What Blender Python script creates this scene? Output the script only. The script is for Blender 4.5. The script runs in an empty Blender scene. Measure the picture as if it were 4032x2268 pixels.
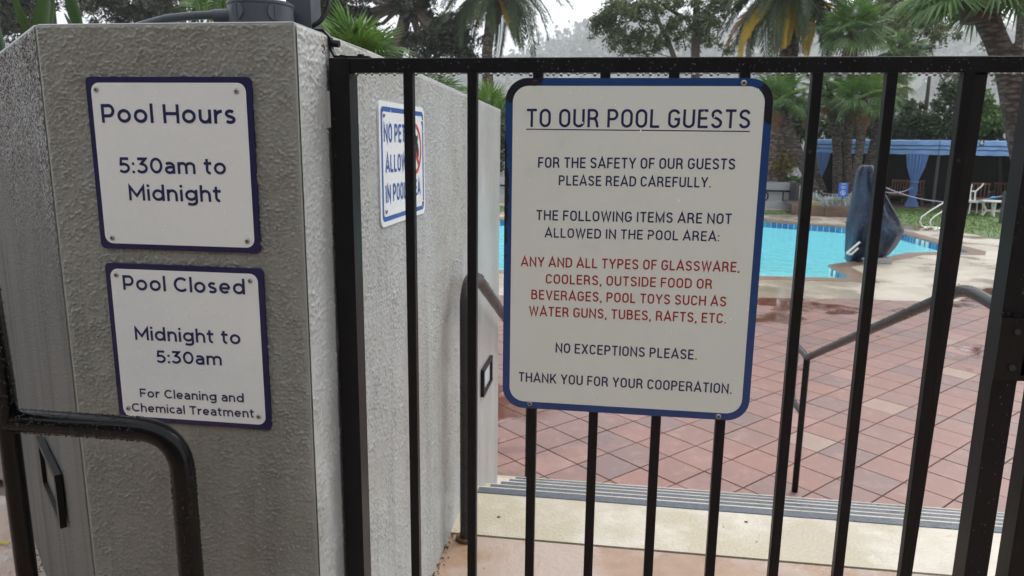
import bpy, math, random
import numpy as np
from mathutils import Vector, Matrix
from mathutils.geometry import tessellate_polygon

random.seed(7); rng = np.random.default_rng(7)
scn = bpy.context.scene
COL = scn.collection
R = math.radians

# ------------------------------------------------------------------ camera
FPX = 2903.63                      # focal length in pixels of a 4032 px wide frame
FW = Vector((-0.13475224, 0.97137723, -0.19562235))
RT = Vector((0.99012187, 0.13971699, 0.01174081))
UP = Vector((-0.03873652, 0.19210787, 0.98060902))
cam = bpy.data.cameras.new('camera'); camo = bpy.data.objects.new('camera', cam); COL.objects.link(camo)
cam.sensor_width = 36; cam.lens = 36 * FPX / 4032
cam.clip_start = 0.05; cam.clip_end = 6000
cam.dof.use_dof = True; cam.dof.focus_distance = 1.38; cam.dof.aperture_fstop = 11
camo.matrix_world = Matrix(((RT.x, UP.x, -FW.x, 0), (RT.y, UP.y, -FW.y, 0), (RT.z, UP.z, -FW.z, 0), (0, 0, 0, 1)))
scn.camera = camo

# ------------------------------------------------------------------ sky, sun, exposure
SUN_EL, SUN_AZ = R(48), R(38)      # azimuth clockwise from +Y (away from the camera)
world = bpy.data.worlds.new('World'); scn.world = world; world.use_nodes = True
wn = world.node_tree; wn.nodes.clear()
wo = wn.nodes.new('ShaderNodeOutputWorld'); bg = wn.nodes.new('ShaderNodeBackground')
sky = wn.nodes.new('ShaderNodeTexSky'); sky.sky_type = 'NISHITA'; sky.sun_disc = False
sky.sun_elevation = SUN_EL; sky.sun_rotation = SUN_AZ; sky.air_density = 1.0; sky.dust_density = 6.0; sky.ozone_density = 1.0
hs = wn.nodes.new('ShaderNodeHueSaturation'); hs.inputs['Saturation'].default_value = 0.12
mx = wn.nodes.new('ShaderNodeMix'); mx.data_type = 'RGBA'; mx.inputs['Factor'].default_value = 0.72
mx.inputs['B'].default_value = (8.6, 9.0, 9.7, 1)      # the even grey-white of the cloud deck
wn.links.new(sky.outputs[0], hs.inputs['Color']); wn.links.new(hs.outputs[0], mx.inputs['A'])
wn.links.new(mx.outputs['Result'], bg.inputs['Color']); bg.inputs['Strength'].default_value = 0.10
wn.links.new(bg.outputs[0], wo.inputs['Surface'])
sl = bpy.data.lights.new('sun', 'SUN'); sl.energy = 0.9; sl.angle = R(25); sl.color = (1.0, 0.985, 0.96)
so = bpy.data.objects.new('sun', sl); COL.objects.link(so)
sd = Vector((math.sin(SUN_AZ) * math.cos(SUN_EL), math.cos(SUN_AZ) * math.cos(SUN_EL), math.sin(SUN_EL)))
so.rotation_euler = sd.to_track_quat('Z', 'Y').to_euler(); so.location = (20, 20, 40)
scn.view_settings.view_transform = 'Standard'; scn.view_settings.look = 'None'
scn.view_settings.exposure = 0.9; scn.view_settings.gamma = 1.0
try: scn.view_settings.use_curve_mapping = False
except Exception: pass
scn.cycles.max_bounces = 8; scn.cycles.transparent_max_bounces = 12; scn.cycles.volume_bounces = 4

# ------------------------------------------------------------------ helpers
def ray(px, py):
    return FW + RT * ((px - 2016) / FPX) + UP * ((1134 - py) / FPX)
def atY(px, py, Y):
    r = ray(px, py); return r * (Y / r.y)
def atX(px, py, X):
    r = ray(px, py); return r * (X / r.x)
def atZ(px, py, Z):
    r = ray(px, py); return r * (Z / r.z)
def project(P):
    P = Vector(P); z = P.dot(FW)
    return 2016 + FPX * P.dot(RT) / z, 1134 - FPX * P.dot(UP) / z, z

H = 1.36                 # eye above the landing
L0 = -H                  # landing level
D = -2.16                # pool deck level
XW = -0.535              # face of the wall beside the gate
YG = 1.334               # front face of the gate
YP = 1.212               # front face of the wall pier

class MB:
    def __init__(s): s.v = []; s.f = []; s.m = []; s.mi = 0
    def add(s, vs, fs):
        n = len(s.v); s.v += [tuple(p) for p in vs]; s.f += [tuple(i + n for i in f) for f in fs]; s.m += [s.mi] * len(fs); return s
    def box(s, a, b, M=None):
        (x0, y0, z0), (x1, y1, z1) = a, b
        vs = [Vector(p) for p in ((x0,y0,z0),(x1,y0,z0),(x1,y1,z0),(x0,y1,z0),(x0,y0,z1),(x1,y0,z1),(x1,y1,z1),(x0,y1,z1))]
        if M is not None: vs = [M @ p for p in vs]
        return s.add(vs, [(0,3,2,1),(4,5,6,7),(0,1,5,4),(1,2,6,5),(2,3,7,6),(3,0,4,7)])
    def bevbox(s, a, b, r, M=None):
        """box whose top rim is chamfered"""
        (x0, y0, z0), (x1, y1, z1) = a, b
        vs = [(x0,y0,z0),(x1,y0,z0),(x1,y1,z0),(x0,y1,z0),(x0,y0,z1-r),(x1,y0,z1-r),(x1,y1,z1-r),(x0,y1,z1-r),
              (x0+r,y0+r,z1),(x1-r,y0+r,z1),(x1-r,y1-r,z1),(x0+r,y1-r,z1)]
        vs = [Vector(p) for p in vs]
        if M is not None: vs = [M @ p for p in vs]
        return s.add(vs, [(0,3,2,1),(0,1,5,4),(1,2,6,5),(2,3,7,6),(3,0,4,7),(4,5,9,8),(5,6,10,9),(6,7,11,10),(7,4,8,11),(8,9,10,11)])
    def prism(s, poly, c0, c1, F=lambda a, b, c: (a, b, c)):
        n = len(poly)
        vs = [F(a, b, c0) for a, b in poly] + [F(a, b, c1) for a, b in poly]
        return s.add(vs, [tuple(range(n))[::-1], tuple(range(n, 2*n))] + [(i, (i+1) % n, n + (i+1) % n, n + i) for i in range(n)])
    def tube(s, pts, rad, n=10, caps=True, closed=False):
        pts = [Vector(p) for p in pts]; m = len(pts)
        if not hasattr(rad, '__len__'): rad = [rad] * m
        base = len(s.v); nrm = None; rings = []
        for i, p in enumerate(pts):
            if closed: t = pts[(i+1) % m] - pts[i-1]
            else: t = pts[min(i+1, m-1)] - pts[max(i-1, 0)]
            t.normalize()
            if nrm is None:
                nrm = t.orthogonal().normalized()
            nrm = (nrm - t * nrm.dot(t)); 
            if nrm.length < 1e-6: nrm = t.orthogonal()
            nrm.normalize(); bi = t.cross(nrm)
            rings.append([p + (nrm * math.cos(a) + bi * math.sin(a)) * rad[i] for a in [2*math.pi*k/n for k in range(n)]])
        vs = [q for r_ in rings for q in r_]; fs = []
        for i in range(m if closed else m-1):
            j = (i+1) % m
            for k in range(n):
                fs.append((i*n+k, i*n+(k+1) % n, j*n+(k+1) % n, j*n+k))
        if caps and not closed:
            fs.append(tuple(range(n))[::-1]); fs.append(tuple((m-1)*n+k for k in range(n)))
        return s.add(vs, fs)
    def loft(s, rings, closed=True, caps=True):
        n = len(rings[0]); m = len(rings); vs = [q for r_ in rings for q in r_]; fs = []
        for i in range(m-1):
            for k in range(n if closed else n-1):
                fs.append((i*n+k, i*n+(k+1) % n, (i+1)*n+(k+1) % n, (i+1)*n+k))
        if caps: fs.append(tuple(range(n))[::-1]); fs.append(tuple((m-1)*n+k for k in range(n)))
        return s.add(vs, fs)
    def ball(s, c, r, nu=8, nv=5, sc=(1,1,1)):
        c = Vector(c); vs = [c + Vector((0,0,r*sc[2]))]
        for i in range(1, nv):
            a = math.pi*i/nv
            for k in range(nu):
                b = 2*math.pi*k/nu
                vs.append(c + Vector((r*sc[0]*math.sin(a)*math.cos(b), r*sc[1]*math.sin(a)*math.sin(b), r*sc[2]*math.cos(a))))
        vs.append(c - Vector((0,0,r*sc[2]))); fs = []
        for k in range(nu): fs.append((0, 1+k, 1+(k+1) % nu))
        for i in range(nv-2):
            for k in range(nu):
                a = 1+i*nu+k; b = 1+i*nu+(k+1) % nu; fs.append((a, a+nu, b+nu, b))
        l = len(vs)-1; o = 1+(nv-2)*nu
        for k in range(nu): fs.append((l, o+(k+1) % nu, o+k))
        return s.add(vs, fs)
    def mesh(s, name, mats, smooth=False):
        me = bpy.data.meshes.new(name); me.from_pydata([tuple(p) for p in s.v], [], s.f)
        for m in (mats if isinstance(mats, (list, tuple)) else [mats]): me.materials.append(m)
        if any(s.m): me.polygons.foreach_set('material_index', s.m)
        if smooth:
            me.polygons.foreach_set('use_smooth', [True]*len(me.polygons))
            try: me.set_sharp_from_angle(angle=R(40))
            except Exception: pass
        me.validate(); me.update(); return me
    def build(s, name, mats, parent=None, smooth=False, kind=None):
        return link(name, s.mesh(name, mats, smooth), parent, kind)

def link(name, me, parent=None, kind=None):
    o = bpy.data.objects.new(name, me); COL.objects.link(o)
    if parent is not None:
        o.parent = parent
        M = Matrix.Identity(4); q = parent
        while q is not None: M = q.matrix_basis if q.parent is None else M; q = q.parent
        if parent.parent is None: o.matrix_parent_inverse = parent.matrix_basis.inverted()
    if kind: o['kind'] = kind
    return o
def thing(name, label, cat, loc=(0, 0, 0), group=None):
    o = bpy.data.objects.new(name, None); COL.objects.link(o); o.location = loc
    o.empty_display_size = 0.1
    o.matrix_basis = Matrix.Translation(Vector(loc))
    o['label'] = label; o['category'] = cat
    if group: o['group'] = group
    return o
def tag(o, label, cat, group=None):
    o['label'] = label; o['category'] = cat
    if group: o['group'] = group
    return o
def sheet(name, outer, holes, z, mat, kind='structure', parent=None):
    loops = [[Vector((x, y, 0)) for x, y in outer]] + [[Vector((x, y, 0)) for x, y in h] for h in holes]
    tris = tessellate_polygon(loops); pts = [p for l in loops for p in l]
    fs = []
    for t in tris:
        a, b, c = (pts[i] for i in t)
        fs.append(tuple(t) if (b-a).cross(c-a).z > 0 else tuple(t)[::-1])
    mb = MB(); mb.add([(p.x, p.y, z) for p in pts], fs)
    return mb.build(name, mat, parent, kind=kind)

# ------------------------------------------------------------------ materials
class NT:
    def __init__(s, name):
        s.m = bpy.data.materials.new(name); s.m.use_nodes = True; s.t = s.m.node_tree; s.n = s.t.nodes
        s.b = s.n['Principled BSDF']; s.tc = s.n.new('ShaderNodeTexCoord'); s.out = s.n['Material Output']
    def l(s, a, b): s.t.links.new(a, b)
    def noise(s, scale, detail=3, rough=0.5, vec=None, dist=0):
        n = s.n.new('ShaderNodeTexNoise'); n.inputs['Scale'].default_value = scale; n.inputs['Detail'].default_value = detail
        n.inputs['Roughness'].default_value = rough; n.inputs['Distortion'].default_value = dist
        s.l(vec if vec is not None else s.tc.outputs['Object'], n.inputs['Vector']); return n.outputs['Fac']
    def voro(s, scale, feature='F1', vec=None, out='Distance', rnd=1):
        n = s.n.new('ShaderNodeTexVoronoi'); n.feature = feature; n.inputs['Scale'].default_value = scale
        n.inputs['Randomness'].default_value = rnd
        s.l(vec if vec is not None else s.tc.outputs['Object'], n.inputs['Vector']); return n.outputs[out]
    def mapv(s, scale=(1,1,1), rot=(0,0,0), loc=(0,0,0)):
        n = s.n.new('ShaderNodeMapping'); n.inputs['Scale'].default_value = scale; n.inputs['Rotation'].default_value = rot
        n.inputs['Location'].default_value = loc
        s.l(s.tc.outputs['Object'], n.inputs['Vector']); return n.outputs[0]
    def ramp(s, fac, stops):
        n = s.n.new('ShaderNodeValToRGB'); e = n.color_ramp.elements
        while len(e) < len(stops): e.new(0.5)
        for k, (p, c) in enumerate(stops):
            e[k].position = p; e[k].color = (*c, 1) if hasattr(c, '__len__') else (c, c, c, 1)
        s.l(fac, n.inputs['Fac']); return n.outputs['Color']
    def math(s, op, a, b=None, c=None, clamp=False):
        n = s.n.new('ShaderNodeMath'); n.operation = op; n.use_clamp = clamp
        for i, x in enumerate((a, b, c)):
            if x is None: continue
            if isinstance(x, (int, float)): n.inputs[i].default_value = x
            else: s.l(x, n.inputs[i])
        return n.outputs[0]
    def mix(s, f, a, b, mode='MIX'):
        n = s.n.new('ShaderNodeMix'); n.data_type = 'RGBA'; n.blend_type = mode
        for key, x in (('Factor', f), ('A', a), ('B', b)):
            if isinstance(x, (int, float)) and key == 'Factor': n.inputs[key].default_value = x
            elif isinstance(x, (tuple, list)): n.inputs[key].default_value = (*x, 1)
            elif isinstance(x, (int, float)): n.inputs[key].default_value = (x, x, x, 1)
            else: s.l(x, n.inputs[key])
        return n.outputs['Result']
    def bump(s, h, dist, strength=1.0, prev=None):
        n = s.n.new('ShaderNodeBump'); n.inputs['Distance'].default_value = dist; n.inputs['Strength'].default_value = strength
        s.l(h, n.inputs['Height'])
        if prev is not None: s.l(prev, n.inputs['Normal'])
        return n.outputs[0]
    def set(s, **k):
        for key, x in k.items():
            i = {'color': 'Base Color', 'rough': 'Roughness', 'metal': 'Metallic', 'normal': 'Normal', 'spec': 'Specular IOR Level',
                 'trans': 'Transmission Weight', 'ior': 'IOR', 'coat': 'Coat Weight', 'coatr': 'Coat Roughness', 'sss': 'Subsurface Weight', 'alpha': 'Alpha'}[key]
            if isinstance(x, (tuple, list)): s.b.inputs[i].default_value = (*x, 1)
            elif isinstance(x, (int, float)): s.b.inputs[i].default_value = x
            else: s.l(x, s.b.inputs[i])
        return s.m
def rnd_island(t):
    g = t.n.new('ShaderNodeNewGeometry'); o = t.n.new('ShaderNodeObjectInfo')
    return t.math('FRACT', t.math('ADD', g.outputs['Random Per Island'], o.outputs['Random']))
def plain(name, col, rough=0.5, metal=0.0, var=0.06, scale=8, coat=0):
    t = NT(name); f = t.noise(scale, 4)
    c = t.mix(f, tuple(x*(1-var*2) for x in col), tuple(min(1, x*(1+var*2)) for x in col))
    return t.set(color=c, rough=rough, metal=metal, coat=coat)

def m_stucco(name, base, bump=1.0, rough=0.42, streak=0.42, flat=None):
    t = NT(name)
    wv = t.mapv((1, 1, 1.35))
    n1 = t.noise(170, 2, 0.5, vec=wv, dist=0.8); n2 = t.noise(420, 2, 0.5); n3 = t.noise(38, 3, 0.6)
    v = t.voro(150, 'F1', vec=wv); v2 = t.voro(85, 'F1')
    dots = t.math('MULTIPLY', t.ramp(v, [(0.0, 1.0), (0.42, 0.0)]), t.ramp(n3, [(0.35, 0.35), (0.65, 1.0)]))
    big_dots = t.ramp(v2, [(0.0, 1.0), (0.22, 0.0)])
    ridges = t.ramp(n1, [(0.50, 0.0), (0.68, 1.0)])
    h = t.math('ADD', t.math('MULTIPLY', dots, 0.55), t.math('MULTIPLY', ridges, 0.55))
    h = t.math('ADD', h, t.math('ADD', t.math('MULTIPLY', big_dots, 0.35), t.math('MULTIPLY', n2, 0.12)))
    big = t.noise(3.5, 4, 0.6); pat = t.noise(1.6, 5, 0.65)
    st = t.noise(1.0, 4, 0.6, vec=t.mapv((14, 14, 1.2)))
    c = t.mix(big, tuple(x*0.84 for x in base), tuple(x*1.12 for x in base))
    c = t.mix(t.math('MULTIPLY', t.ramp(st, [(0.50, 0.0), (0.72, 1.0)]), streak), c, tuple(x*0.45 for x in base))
    c = t.mix(t.ramp(pat, [(0.48, 0.0), (0.70, 0.5)]), c, (base[0]*0.72, base[1]*0.60, base[2]*0.50))
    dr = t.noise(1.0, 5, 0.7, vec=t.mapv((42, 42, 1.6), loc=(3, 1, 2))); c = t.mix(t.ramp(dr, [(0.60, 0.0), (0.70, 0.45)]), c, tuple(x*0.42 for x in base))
    lt = t.noise(5, 5, 0.7, vec=t.mapv((1, 1, .5), loc=(7, 7, 7))); c = t.mix(t.ramp(lt, [(0.60, 0.0), (0.72, 0.30)]), c, tuple(min(1, x*1.6) for x in base))
    r_ = t.math('ADD', rough - 0.12, t.math('MULTIPLY', big, 0.25))
    hb = t.bump(t.math('ADD', t.math('MULTIPLY', h, 0.35), t.math('MULTIPLY', n2, 0.4)), 0.0012*bump, 0.8)
    hb = t.bump(t.math('ADD', big, t.math('MULTIPLY', n3, 0.15)), 0.012, 0.6, hb)
    return t.set(color=c, rough=r_, normal=hb, spec=0.55)
M = {}
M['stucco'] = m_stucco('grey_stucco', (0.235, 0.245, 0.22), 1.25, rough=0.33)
M['stucco_lit_side'] = m_stucco('grey_stucco_lit_side', (0.42, 0.435, 0.425), 0.8, rough=0.34)  # pier stucco again, paler: light on the side face put into the colour
M['stucco_smooth'] = m_stucco('worn_smooth_stucco', (0.30, 0.31, 0.305), 0.45, rough=0.48, streak=0.6)
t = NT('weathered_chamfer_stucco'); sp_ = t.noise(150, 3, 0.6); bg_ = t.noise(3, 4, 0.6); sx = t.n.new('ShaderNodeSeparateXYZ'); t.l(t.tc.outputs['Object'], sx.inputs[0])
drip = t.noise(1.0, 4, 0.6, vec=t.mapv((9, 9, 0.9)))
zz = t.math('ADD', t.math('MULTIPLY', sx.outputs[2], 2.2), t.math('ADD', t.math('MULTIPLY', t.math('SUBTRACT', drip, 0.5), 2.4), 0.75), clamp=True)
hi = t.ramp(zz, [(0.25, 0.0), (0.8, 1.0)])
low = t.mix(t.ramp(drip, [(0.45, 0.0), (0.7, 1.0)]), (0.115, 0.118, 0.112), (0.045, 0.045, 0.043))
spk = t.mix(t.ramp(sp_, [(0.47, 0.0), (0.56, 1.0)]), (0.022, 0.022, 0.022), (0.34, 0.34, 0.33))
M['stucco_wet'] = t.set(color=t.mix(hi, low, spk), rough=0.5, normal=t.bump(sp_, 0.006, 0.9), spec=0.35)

def m_wetmetal(name, col, rough=0.22, bumps=0.6):
    t = NT(name); n = t.noise(60, 3); v = t.voro(420, 'F1')
    h = t.math('ADD', t.math('MULTIPLY', n, 0.4), t.ramp(v, [(0.10, 1.0), (0.24, 0.0)]))
    dust = t.noise(9, 5, 0.65)
    c = t.mix(t.ramp(dust, [(0.45, 0.0), (0.75, 0.6)]), col, tuple(x*1.4+0.002 for x in col))
    return t.set(color=c, rough=t.math('ADD', rough, t.math('MULTIPLY', dust, 0.18)), normal=t.bump(h, 0.0007, bumps), spec=0.22)
M['black_iron'] = m_wetmetal('wet_black_painted_iron', (0.0055, 0.0055, 0.0068), 0.30)
M['black_pipe'] = m_wetmetal('wet_black_pipe', (0.002, 0.002, 0.0025), 0.14, 1.0)
M['slate_paint'] = m_wetmetal('slate_grey_paint', (0.080, 0.088, 0.105), 0.3, 0.6)
M['rail_brown'] = m_wetmetal('dark_bronze_pipe', (0.045, 0.042, 0.043), 0.2, 1.0)
M['screw'] = plain('zinc_screw', (0.32, 0.31, 0.29), 0.38, 0.8)
M['screw_slot'] = plain('dark_slot', (0.02, 0.02, 0.02), 0.6)
M['rust'] = plain('rusty_iron', (0.10, 0.045, 0.02), 0.7)
M['chrome'] = plain('stainless_pipe', (0.72, 0.71, 0.68), 0.25, 0.75)
def m_face(name, col, rough=0.32):
    t = NT(name); n = t.noise(6, 4, 0.6); g = t.noise(90, 3)
    c = t.mix(n, tuple(x*0.95 for x in col), tuple(x*1.04 for x in col))
    c = t.mix(t.ramp(t.noise(14, 5, 0.7), [(0.58, 0.0), (0.80, 0.30)]), c, tuple(x*0.72 for x in col))
    return t.set(color=c, rough=t.math('ADD', rough, t.math('MULTIPLY', n, 0.12)), normal=t.bump(g, 0.0003, 0.3))
M['sign_white'] = m_face('sign_white', (0.70, 0.73, 0.72))
M['sign_old'] = m_face('aged_sign_white', (0.65, 0.68, 0.635))
M['pet_white'] = m_face('reflective_sign_white', (0.74, 0.76, 0.77))
M['navy'] = plain('navy_print', (0.008, 0.008, 0.058), 0.36, var=0.03)
M['navy_text'] = plain('navy_lettering', (0.010, 0.016, 0.080), 0.35, var=0.03)
M['red_text'] = plain('red_lettering', (0.29, 0.018, 0.016), 0.35, var=0.03)
M['pet_blue'] = plain('blue_print', (0.03, 0.10, 0.33), 0.32, var=0.03)
M['pet_red'] = plain('red_ring_print', (0.55, 0.05, 0.04), 0.3, var=0.03)
M['ink'] = plain('black_print', (0.012, 0.012, 0.015), 0.4)
t = NT('blue_border_with_black_overpaint')
pos = t.n.new('ShaderNodeSeparateXYZ'); t.l(t.tc.outputs['Object'], pos.inputs[0])
def blobmask(t, pos, cx, cz, sx, sz):
    a = t.math('DIVIDE', t.math('SUBTRACT', pos.outputs[0], cx), sx); b = t.math('DIVIDE', t.math('SUBTRACT', pos.outputs[2], cz), sz)
    return t.math('SUBTRACT', 1.0, t.math('SQRT', t.math('ADD', t.math('MULTIPLY', a, a), t.math('MULTIPLY', b, b))), clamp=True)
e = t.noise(55, 4, 0.6)
mk = t.math('MAXIMUM', blobmask(t, pos, -0.195, 0.105, 0.075, 0.05), blobmask(t, pos, 0.26, 0.08, 0.035, 0.065))
mk = t.math('MAXIMUM', mk, blobmask(t, pos, -0.205, -0.10, 0.016, 0.16))
mk = t.math('ADD', mk, t.math('MULTIPLY', t.math('SUBTRACT', e, 0.5), 0.9))
c = t.mix(t.ramp(mk, [(0.24, 0.0), (0.28, 1.0)]), (0.010, 0.045, 0.165), (0.010, 0.010, 0.018))
M['sign_blue'] = t.set(color=c, rough=0.28)

def m_wetfloor(name, c1, c2, c3=None, sc=2.2, puddle=0.5, bump=0.003, bsc=120, rlo=0.07, rhi=0.42, dark=0.6):
    t = NT(name); big = t.noise(sc, 5, 0.6); mid = t.noise(sc*7, 4, 0.6); fine = t.noise(bsc, 3, 0.6)
    c = t.mix(t.ramp(mid, [(0.35, 0.0), (0.65, 1.0)]), c1, c2)
    if c3: c = t.mix(t.ramp(big, [(0.47, 0.0), (0.56, 1.0)]), c, c3)
    pm = t.ramp(t.noise(sc*0.8, 4, 0.55, vec=t.mapv((1, 1, 1), loc=(5.2, 1.3, 0))), [(puddle-0.04, 0.0), (puddle+0.14, 1.0)])
    c = t.mix(t.math('MULTIPLY', pm, dark), c, t.mix(1.0, c, (0.42, 0.36, 0.32), 'MULTIPLY'))
    r_ = t.math('SUBTRACT', rhi, t.math('MULTIPLY', pm, rhi-rlo))
    h = t.bump(t.math('MULTIPLY', fine, t.math('SUBTRACT', 1.0, t.math('MULTIPLY', pm, 0.8))), bump, 0.8)
    return t.set(color=c, rough=r_, normal=h, spec=0.5)
M['cream'] = m_wetfloor('cream_painted_concrete', (0.52, 0.465, 0.375), (0.59, 0.535, 0.445), (0.46, 0.40, 0.285), 2.4, 0.66, 0.004, 95, 0.15, 0.42, 0.3)
M['nosing'] = m_wetfloor('slate_grit_nosing', (0.055, 0.065, 0.085), (0.085, 0.10, 0.13), None, 6, 0.5, 0.004, 160, 0.2, 0.42, 0.3)
M['terrace'] = m_wetfloor('tan_terrace_floor', (0.33, 0.205, 0.13), (0.39, 0.25, 0.16), (0.43, 0.33, 0.265), 2.2, 0.42, 0.006, 45, 0.03, 0.28, 0.12)  # paler third tone paints sky reflections on the wet floor into the colour
M['deck'] = m_wetfloor('buff_pool_deck', (0.44, 0.385, 0.30), (0.50, 0.44, 0.35), (0.38, 0.33, 0.255), 0.9, 0.46, 0.004, 40, 0.03, 0.4, 0.45)
M['grout'] = plain('dark_joint', (0.055, 0.04, 0.036), 0.7)
M['coping'] = plain('brown_coping', (0.235, 0.160, 0.110), 0.28, var=0.15, scale=5)
t = NT('red_paver'); r_ = rnd_island(t)
c = t.ramp(r_, [(0.0, (0.275, 0.130, 0.098)), (0.30, (0.31, 0.142, 0.106)), (0.55, (0.25, 0.132, 0.108)), (0.72, (0.195, 0.122, 0.110)), (0.80, (0.27, 0.130, 0.100)), (0.965, (0.37, 0.195, 0.155)), (0.985, (0.37, 0.26, 0.20))])
sp = t.noise(70, 4, 0.7); c = t.mix(t.ramp(sp, [(0.35, 0.45), (0.65, 0.0)]), c, (0.12, 0.07, 0.06))
geo0 = t.n.new('ShaderNodeNewGeometry'); wr = t.noise(2.3, 5, 0.65, vec=geo0.outputs['Position']); c = t.mix(t.ramp(wr, [(0.35, 0.35), (0.65, 0.0)]), c, (0.17, 0.10, 0.09))
c = t.mix(t.ramp(t.noise(9, 4, 0.6, vec=geo0.outputs['Position']), [(0.52, 0.0), (0.75, 0.35)]), c, (0.42, 0.27, 0.23))
geo = t.n.new('ShaderNodeNewGeometry')
wn_ = t.noise(0.62, 4, 0.55, vec=geo.outputs['Position']); pm = t.ramp(wn_, [(0.56, 0.0), (0.60, 1.0)])
c = t.mix(t.math('MULTIPLY', pm, 0.75), c, t.mix(1.0, c, (0.50, 0.34, 0.27), 'MULTIPLY'))
M['paver'] = t.set(color=c, rough=t.math('SUBTRACT', t.math('ADD', 0.30, t.math('MULTIPLY', t.noise(1.5, 4, vec=geo.outputs['Position']), 0.2)), t.math('MULTIPLY', pm, 0.33)),
                   normal=t.bump(t.math('MULTIPLY', sp, t.math('SUBTRACT', 1.0, pm)), 0.003, 0.8), spec=0.55)
# pool
M['plaster'] = plain('pale_blue_pool_plaster', (0.60, 0.98, 1.0), 0.6, var=0.03)
t = NT('pool_tile_blue'); r_ = rnd_island(t)
M['pooltile'] = t.set(color=t.ramp(r_, [(0.0, (0.02, 0.10, 0.30)), (0.5, (0.03, 0.17, 0.40)), (1.0, (0.07, 0.28, 0.50))]), rough=0.15)
t = NT('pool_water'); t.n.remove(t.b)
tr = t.n.new('ShaderNodeBsdfTransparent'); tr.inputs['Color'].default_value = (0.79, 0.97, 1.0, 1)
gl = t.n.new('ShaderNodeBsdfGlossy'); gl.inputs['Roughness'].default_value = 0.03
fr = t.n.new('ShaderNodeFresnel'); fr.inputs['IOR'].default_value = 1.33
w1 = t.noise(3.2, 4, 0.6); w2 = t.noise(14, 3, 0.6); v = t.voro(2.6, 'F1')
rings = t.ramp(v, [(0.02, 0.0), (0.06, 1.0), (0.11, 0.0)])
nb = t.bump(t.math('ADD', t.math('ADD', w1, t.math('MULTIPLY', w2, 0.35)), t.math('MULTIPLY', rings, 0.9)), 0.08, 0.9)
t.l(nb, gl.inputs['Normal']); t.l(nb, fr.inputs['Normal'])
ms = t.n.new('ShaderNodeMixShader'); t.l(t.math('MULTIPLY', fr.outputs[0], 0.75), ms.inputs[0]); t.l(tr.outputs[0], ms.inputs[1]); t.l(gl.outputs[0], ms.inputs[2]); t.l(ms.outputs[0], t.out.inputs['Surface'])
M['water'] = t.m
t = NT('water_drop'); M['drop'] = t.set(color=(1, 1, 1), rough=0.0, trans=1.0, ior=1.33)
M['dark_bead'] = plain('dark_wet_bead', (0.012, 0.012, 0.013), 0.06, var=0.01)
M['rail_bead'] = plain('dull_water_fleck', (0.10, 0.11, 0.12), 0.2, var=0.1)
t = NT('water_bead'); M['bead'] = t.set(color=(0.84, 0.85, 0.85), rough=0.22, spec=0.6)  # opaque near-white, bright highlights of the drops painted as base colour
# plants
def m_leaf(name, a, b, rough=0.45, trans=0.3):
    t = NT(name); r_ = rnd_island(t); geo = t.n.new('ShaderNodeNewGeometry')
    n = t.noise(0.9, 3, vec=geo.outputs['Position'])
    c = t.mix(t.math('MULTIPLY', t.math('ADD', r_, n), 0.5), a, b)
    t.set(color=c, rough=rough)
    td = t.n.new('ShaderNodeBsdfTranslucent'); t.l(c, td.inputs['Color'])
    ms = t.n.new('ShaderNodeMixShader'); ms.inputs[0].default_value = trans
    t.l(t.b.outputs[0], ms.inputs[1]); t.l(td.outputs[0], ms.inputs[2]); t.l(ms.outputs[0], t.out.inputs['Surface'])
    return t.m
M['fan'] = m_leaf('fan_palm_green', (0.055, 0.11, 0.032), (0.16, 0.26, 0.085))
M['fan_bright'] = m_leaf('bright_fan_green', (0.075, 0.17, 0.028), (0.20, 0.33, 0.07))
M['frond'] = m_leaf('date_palm_green', (0.022, 0.045, 0.016), (0.07, 0.10, 0.032))
M['frond_yellow'] = m_leaf('yellowing_frond', (0.50, 0.32, 0.03), (0.62, 0.44, 0.05), trans=0.5)
M['frond_brown'] = m_leaf('dead_frond', (0.16, 0.075, 0.03), (0.26, 0.13, 0.06))
M['pine'] = m_leaf('dark_conifer_needles', (0.018, 0.022, 0.013), (0.06, 0.068, 0.038), trans=0.12)
M['olive'] = m_leaf('olive_foliage', (0.05, 0.068, 0.026), (0.15, 0.175, 0.065))
M['dense'] = m_leaf('dark_green_foliage', (0.022, 0.042, 0.014), (0.075, 0.115, 0.035))
M['fresh'] = m_leaf('fresh_green_foliage', (0.05, 0.11, 0.02), (0.14, 0.24, 0.05))
M['gold'] = m_leaf('yellow_green_foliage', (0.11, 0.09, 0.018), (0.24, 0.20, 0.045))
M['silver'] = m_leaf('silver_foliage', (0.40, 0.46, 0.43), (0.70, 0.75, 0.72))
M['yellow_fl'] = m_leaf('yellow_petals', (0.55, 0.42, 0.02), (0.70, 0.55, 0.04))
M['violet_fl'] = m_leaf('violet_petals', (0.20, 0.20, 0.50), (0.32, 0.30, 0.62))
M['banana'] = m_leaf('broad_leaf_green', (0.035, 0.07, 0.022), (0.07, 0.12, 0.04), 0.3)
M['bark'] = plain('grey_brown_bark', (0.085, 0.062, 0.05), 0.85, var=0.3, scale=14)
M['bark_green'] = plain('mossy_bark', (0.055, 0.062, 0.035), 0.85, var=0.3, scale=10)
t = NT('palm_trunk'); v = t.voro(7, 'F1', vec=t.mapv((1, 1, 2.6))); n = t.noise(18, 4)
M['palm_bark'] = t.set(color=t.mix(t.ramp(v, [(0.2, 0.0), (0.6, 1.0)]), t.mix(n, (0.085, 0.066, 0.052), (0.15, 0.118, 0.096)), (0.035, 0.026, 0.021)), rough=0.85,
                       normal=t.bump(t.math('SUBTRACT', n, t.math('MULTIPLY', v, 1.5)), 0.05, 0.8))
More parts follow.
